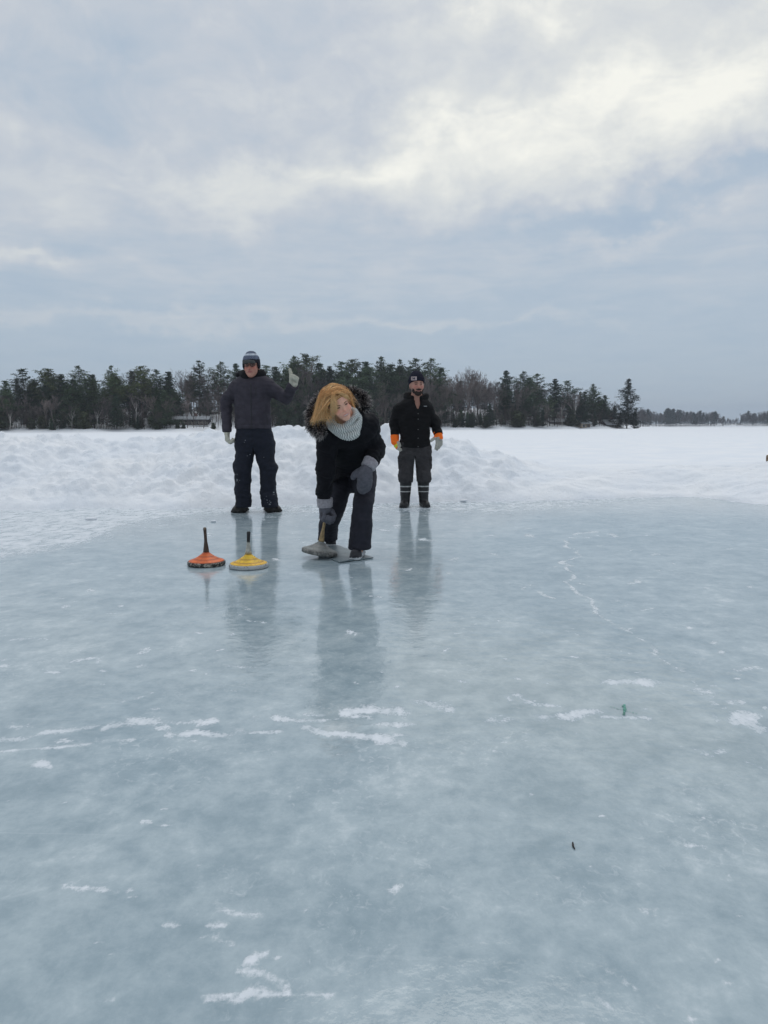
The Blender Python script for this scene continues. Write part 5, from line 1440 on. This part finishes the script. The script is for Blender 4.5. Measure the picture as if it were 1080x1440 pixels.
# the ranks behind and below, told apart only by the stretch of shore they fill
def sky_lim(px):
    pts = sorted([(a[0], a[1]) for a in SKY+BARE]+[(883, 600), (900, 602)]); best = 1e9
    w_ = [(abs(px-a), b_) for a, b_ in pts]; w_.sort(); return sum(b_ for _, b_ in w_[:3])/3
def fill(n, x0, x1, pinefrac, bark, zone, lo=4, hi=34):
    for i in range(n):
        px = x0+(x1-x0)*(i+tr_.random())/n; back = tr_.uniform(lo, hi); Y = shoreY(px)+back
        top = sky_lim(px)+tr_.uniform(5, 30)
        if tr_.random() < pinefrac:
            pr = tr_.choice(PT+[SP[2]]); by_top(pr, px, top, Y, 'dark pine filling the wood '+zone, 'pine tree', 'pine_tree', 'pines filling the wood '+zone)
        else: by_top(tr_.choice(BR), px, top, Y, 'bare grey tree standing in the wood '+zone, 'bare tree', 'bare_tree', 'bare trees filling the wood '+zone)
def understory(n, x0, x1, zone, t0, t1, lo=2, hi=26):
    for i in range(n):
        px = x0+(x1-x0)*(i+tr_.random())/n; Y = shoreY(px)+tr_.uniform(lo, hi)
        by_top(tr_.choice(DK), px, tr_.uniform(t0, t1), Y, 'dense dark lower conifer '+zone, 'conifer', 'conifer_tree', 'dense lower conifers '+zone)
def front(n, x0, x1, zone, t0, t1):
    for i in range(n):
        px = x0+(x1-x0)*(i+tr_.random())/n; Y = shoreY(px)+tr_.uniform(.8, 7)
        by_top(tr_.choice(BR), px, tr_.uniform(t0, t1), Y, 'thin brownish bare tree at the front edge '+zone, 'bare tree', 'bare_tree', 'thin bare trees at the front of the wood '+zone)
fill(54, -70, 232, .66, 0, 'on the left shore')
understory(26, -70, 236, 'on the left shore', 545, 582)
front(34, -70, 236, 'along the left shore', 546, 582)
fill(26, 232, 345, .34, 0, 'around the brown cottage', 16, 36)
understory(8, 236, 345, 'around the brown cottage', 545, 570, 26, 36)
fill(38, 345, 520, .66, 0, 'behind the thumbs-up man and the woman')
understory(12, 350, 520, 'behind the thumbs-up man and the woman', 540, 580)
front(14, 345, 520, 'behind the thumbs-up man and the woman', 548, 582)
fill(28, 520, 625, .70, 0, 'behind the bearded man')
understory(10, 520, 625, 'behind the bearded man', 540, 576)
front(12, 520, 625, 'behind the bearded man', 540, 576)
fill(40, 625, 705, .10, 0, 'in the leafless stand right of the bearded man')
understory(7, 630, 700, 'in the leafless stand right of the bearded man', 565, 586)
fill(36, 705, 868, .52, 0, 'around the pale cottage on the right')
understory(14, 700, 868, 'around the pale cottage on the right', 560, 590)
front(16, 700, 868, 'around the pale cottage on the right', 556, 588)
for i in range(30):                                     # small conifers right at the water line
    px = tr_.uniform(-60, 230) if i < 17 else tr_.choice((tr_.uniform(375, 450), tr_.uniform(625, 860)))
    Y = shoreY(px)+tr_.uniform(1.2, 4); x = at(px, 600, Y).x
    z_ = 'left shore' if px < 232 else ('middle shore' if px < 520 else 'right shore')
    plant(tr_.choice(SH+SP[:2]), x, Y, tr_.uniform(2.2, 5.5), 'low bushy conifer at the snow edge of the '+z_, 'conifer', 'conifer_tree', 'low conifers along the '+z_)
for px, h in ((221, 2.2), (250, 1.6), (258, 1.5), (300, 1.6), (662, 3.6), (683, 3.0), (640, 2)):
    Y = shoreY(px)+1.5; plant(SH[0], at(px, 600, Y).x, Y, h, {221: 'little cedar left of the brown cottage', 250: 'smaller left bush of two in front of the brown cottage', 258: 'right bush of two in front of the brown cottage', 300: 'little bush right of the brown cottage', 662: 'greenish cedar below the leafless stand', 683: 'second cedar at the right below the leafless stand', 640: 'little bush below the snowy roof'}[px], 'cedar bush', 'cedar_bush', None)
# brush and saplings between the trunks: nobody could count them
mb = MB()
for i in range(9000):
    px = tr_.uniform(-80, 872)
    if 228 < px < 318 and tr_.random() < .86: continue
    Y = shoreY(px)+tr_.uniform(1.5, 40); p = at(px, 600, Y); z = zg(p.x, Y)
    h = tr_.uniform(.8, 6.5)*(1 if px < 520 or px > 700 else .8); lx, ly = tr_.gauss(0, .18), tr_.gauss(0, .1)
    k = tr_.uniform(.5, 1.2); cc = (.115*k, .09*k, .082*k) if tr_.random() < .75 else (.03*k, .038*k, .024*k)
    a = Vector((p.x, Y, z)); b_ = a+Vector((lx*h, ly*h, h)); w_ = tr_.uniform(.015, .04)
    mb.tube([a, b_], [w_, w_*.4], 3, cc, cap=False)
    for j in range(4):
        f_ = tr_.uniform(.3, .9); q = a.lerp(b_, f_); mb.tube([q, q+Vector((tr_.gauss(0, .35), tr_.gauss(0, .3), tr_.uniform(.2, .7)))*h*.4], [w_*.6, w_*.3], 3, cc, cap=False)
me_ = mesh_only(mb, 'undergrowth', TWIG); o = bpy.data.objects.new('undergrowth', me_); COL.objects.link(o); tag(o, 'tangle of bare brush and saplings under the shore trees', 'brush', kind='stuff')
# far wood across the lake: one mass
def gather(protos, spots):
    """one mesh out of many scaled copies"""
    Vs = []; Ls = []; Cs = []; off = 0; cache = {}
    for pr, x, y, z, h, rz in spots:
        for me in pr[:2]:
            if me.name not in cache:
                n = len(me.vertices); co = np.empty(n*3, dtype=np.float32); me.vertices.foreach_get('co', co)
                col = np.empty(n*4, dtype=np.float32); me.color_attributes['Col'].data.foreach_get('color', col)
                tri = [tuple(p.vertices) for p in me.polygons]
                cache[me.name] = (co.reshape(-1, 3), col.reshape(-1, 4)[:, :3], tri)
            co, col, tri = cache[me.name]; k = h/pr[2]; ca, sa = math.cos(rz), math.sin(rz)
            W_ = np.stack([co[:, 0]*ca-co[:, 1]*sa, co[:, 0]*sa+co[:, 1]*ca, co[:, 2]], -1)*k+np.array((x, y, z))
            Vs.append(W_); Cs.append(col); Ls.append([tuple(i+off for i in t_) for t_ in tri]); off += len(co)
    me = bpy.data.meshes.new('far_wood'); me.from_pydata(np.concatenate(Vs).tolist(), [], sum(Ls, []))
    a = me.color_attributes.new('Col', 'FLOAT_COLOR', 'POINT'); c = np.ones((off, 4), dtype=np.float32); c[:, :3] = np.concatenate(Cs); a.data.foreach_set('color', c.ravel())
    return me
lowb = [bare_proto(12, 61, forks=3, twig=.09), bare_proto(12, 62, (.08, .07, .068), forks=3, twig=.09)]
def low_pine(seed):
    rr_ = random.Random(seed); tk = MB(); cr = MB(); tk.tube([(0, 0, 0), (0, 0, 15)], [.2, .05], 4, (.05, .04, .035))
    for i in range(60):
        u = rr_.random()**.8; z = 2.5+12.5*u; r_ = 3.4*(1-u)**.7+.3; a = rr_.uniform(0, 6.28)
        tuft(cr, (math.cos(a)*r_*rr_.random(), math.sin(a)*r_*rr_.random(), z), .9, 7, 1.3, rr_, .5, (.028, .042, .03))
    return mesh_only(tk, 'trunk', BARK), mesh_only(cr, 'crown', PINE), 15
lowp = [low_pine(71), low_pine(72)]
TOPS = [(880, 577), (900, 573), (915, 576), (930, 580), (944, 571.5), (955, 576), (975, 576), (990, 578), (1005, 578), (1017, 584), (1030, 589), (1040, 586), (1048, 577), (1062, 579), (1080, 576), (1150, 577), (1300, 575)]
spots = []
for i in range(620):
    px = 868+(1260-868)*(i+tr_.random())/620
    Yf = 800 if px > 915 else 640; Y = Yf+tr_.uniform(3, 60); p = at(px, interp(px, TOPS)+tr_.uniform(0, 11)**1.0, Y)
    z = snow_z(p.x, Y)-.2; h = max(3, p.z-z)
    if Y > 795 or px > 905 or True: spots.append((tr_.choice(lowb+lowb+lowb[:1]+lowp) if not 938 < px < 950 else lowp[0], p.x, Y, z, h, tr_.uniform(0, 6.28)))
me_ = gather(None, spots); me_.materials.append(BARK); o = bpy.data.objects.new('far_wood', me_); COL.objects.link(o)
tag(o, 'hazy blue-grey line of woods on the far shore of the lake', 'woods', kind='stuff')

# ---- cottages
WIN = simple('dark window glass', (.015, .018, .02), .15, .1, 5)
def cottage(px, basey, wpx, hpx, back, rot, label, wallc, roofc=(.78, .80, .84), nwin=3, deck=False, pitch=.28, depth=6):
    Y = shoreY(px)+back; p = at(px, basey, Y); sc = Y/F; W_, H_ = wpx*sc, hpx*sc
    gz = min(p.z, 99); root = empty('cottage', (p.x, Y, gz), rot); tag(root, label, 'cottage')
    ca, sa = math.cos(rot), math.sin(rot)
    def T(x, y, z): return (p.x+x*ca-y*sa, Y+x*sa+y*ca, gz+z)
    wm = simple('cottage wall '+str(wallc), wallc, .85, .25, 1.2, .3, .02); rm = simple('cottage roof cover', roofc, .8, .1, 2); tm = simple('cottage trim', (.30, .27, .23), .7, .2, 3)
    hw = H_*.62; mb = MB(); x, d_ = W_/2, depth/2
    vs = [T(-x, -d_, -1.2), T(x, -d_, -1.2), T(x, d_, -1.2), T(-x, d_, -1.2), T(-x, -d_, hw), T(x, -d_, hw), T(x, d_, hw), T(-x, d_, hw)]
    apex = hw+pitch*d_; vs += [T(-x, 0, apex), T(x, 0, apex)]
    mb.add(vs, [(3, 2, 1, 0), (0, 1, 5, 4), (2, 3, 7, 6), (1, 2, 6, 9, 5), (3, 0, 4, 8, 7), (4, 5, 9, 8), (6, 7, 8, 9)]); mb.build('wall', wm, root)
    mb = MB(); o_ = .5; th = .22; sl = pitch
    for sg_ in (-1, 1):
        e = sg_*(d_+o_); zl = hw-sl*o_+.03
        a = [T(-x-o_, e, zl), T(x+o_, e, zl), T(x+o_, 0, apex+.03), T(-x-o_, 0, apex+.03)]; b_ = [(q[0], q[1], q[2]+th) for q in a]
        mb.add(a+b_, [(0, 1, 2, 3), (4, 5, 6, 7), (0, 1, 5, 4), (1, 2, 6, 5), (3, 0, 4, 7), (2, 3, 7, 6)])
    r_ = mb.build('roof', rm, root)
    mb = MB(); cx = x*.4; mb.box(T(cx, .3, apex+.4), (.7, .7, 1.3), rot); mb.build('chimney', simple('chimney brick', (.16, .09, .07), .9, .3, 6), r_)
    fz = tr_.random()
    for k in range(nwin):
        wx = -x+W_*(k+.5)/nwin; ww = W_/nwin*.46; wh = hw*.42
        mb = MB(); c_ = T(wx, -d_-.03, hw*.52); mb.box(c_, (ww, .05, wh), rot); w1 = mb.build('window', WIN, root)
        mb = MB()
        for dx, dz, a_, b__ in ((0, wh/2+.05, ww+.2, .1), (0, -wh/2-.05, ww+.2, .1), (-ww/2-.05, 0, .1, wh), (ww/2+.05, 0, .1, wh)):
            q = T(wx+dx, -d_-.05, hw*.52+dz); mb.box(q, (a_, .09, b__), rot)
        mb.build('frame', tm, w1)
    mb = MB(); mb.box(T(x*.72 if nwin != 3 else W_/6*1., -d_-.04, hw*.40), (.9, .05, hw*.8), rot); mb.build('door', simple('cottage door', (.07, .05, .04), .7, .2, 3), root)
    if deck:
        mb = MB(); mb.box(T(0, -d_-1.3, -.1), (W_*1.08, 2.4, .16), rot)
        for k in range(7): mb.box(T(-W_*.52+W_*1.04*k/6, -d_-2.42, -.85), (.16, .16, 1.35), rot)
        mb.build('deck', simple('weathered deck wood', (.10, .085, .07), .85, .25, 3), root)
        mb = MB()
        for k in range(13): mb.box(T(-W_*.52+W_*1.04*k/12, -d_-2.44, .42), (.08, .08, .86), rot)
        mb.box(T(0, -d_-2.44, .88), (W_*1.06, .1, .08), rot); mb.box(T(0, -d_-2.44, .5), (W_*1.06, .05, .06), rot); mb.build('railing', tm, root)
for px_ in (238, 246, 262, 271, 285, 296, 305): by_top(tr_.choice(BR), px_, tr_.uniform(545, 566), shoreY(px_)+tr_.uniform(2, 6), 'thin bare tree standing in front of the long brown cottage', 'bare tree', 'bare_tree', 'thin bare trees in front of the brown cottage')
cottage(264, 599, 58, 14, 15, .06, 'long low brown cottage with snowy roof and deck behind thin trees on the left', (.045, .034, .030), roofc=(.36, .38, .40), nwin=6, deck=True, pitch=.20, depth=7)
cottage(643, 598, 44, 13, 20, -.1, 'low snow-roofed cottage half hidden right of the bearded man', (.07, .065, .055), nwin=4, pitch=.3)
cottage(814, 603, 18, 13, 6, .3, 'small pale beige cottage with a light-coloured gable wall beside the birches', (.30, .24, .18), roofc=(.12, .10, .09), nwin=2, pitch=.45)
cottage(786, 602, 30, 14, 12, .0, 'dark low boathouse with brown roof left of the beige cottage', (.035, .030, .028), roofc=(.16, .12, .10), nwin=3, pitch=.3)
cottage(856, 603, 17, 10, 7, .1, 'little dark shed with snow on its roof left of the lone spruce', (.05, .045, .04), nwin=2, pitch=.5)
cottage(428, 604, 20, 14, 10, .1, 'grey cottage glimpsed through trees between the raised arm and the woman', (.20, .21, .22), nwin=3, pitch=.3)
cottage(722, 601, 26, 9, 12, 0, 'dim low cabin under the pines left of the boathouse', (.06, .055, .05), nwin=3, pitch=.3)
print('trees', NTREE[0])
# ---- the air over the lake
HAZE = True
if HAZE:
    mh = bpy.data.materials.new('thin winter haze'); mh.use_nodes = True; nt = mh.node_tree; nt.nodes.clear()
    o_ = nt.nodes.new('ShaderNodeOutputMaterial'); v_ = nt.nodes.new('ShaderNodeVolumePrincipled')
    v_.inputs['Color'].default_value = (.80, .88, 1, 1); v_.inputs['Density'].default_value = .00033; v_.inputs['Anisotropy'].default_value = .2
    nt.links.new(v_.outputs[0], o_.inputs['Volume'])
    mb = MB(); mb.box((0, 0, 21), (3960, 3960, 45)); hz_ = mb.build('haze', mh); tag(hz_, 'thin even winter haze over the lake', 'haze', kind='stuff')
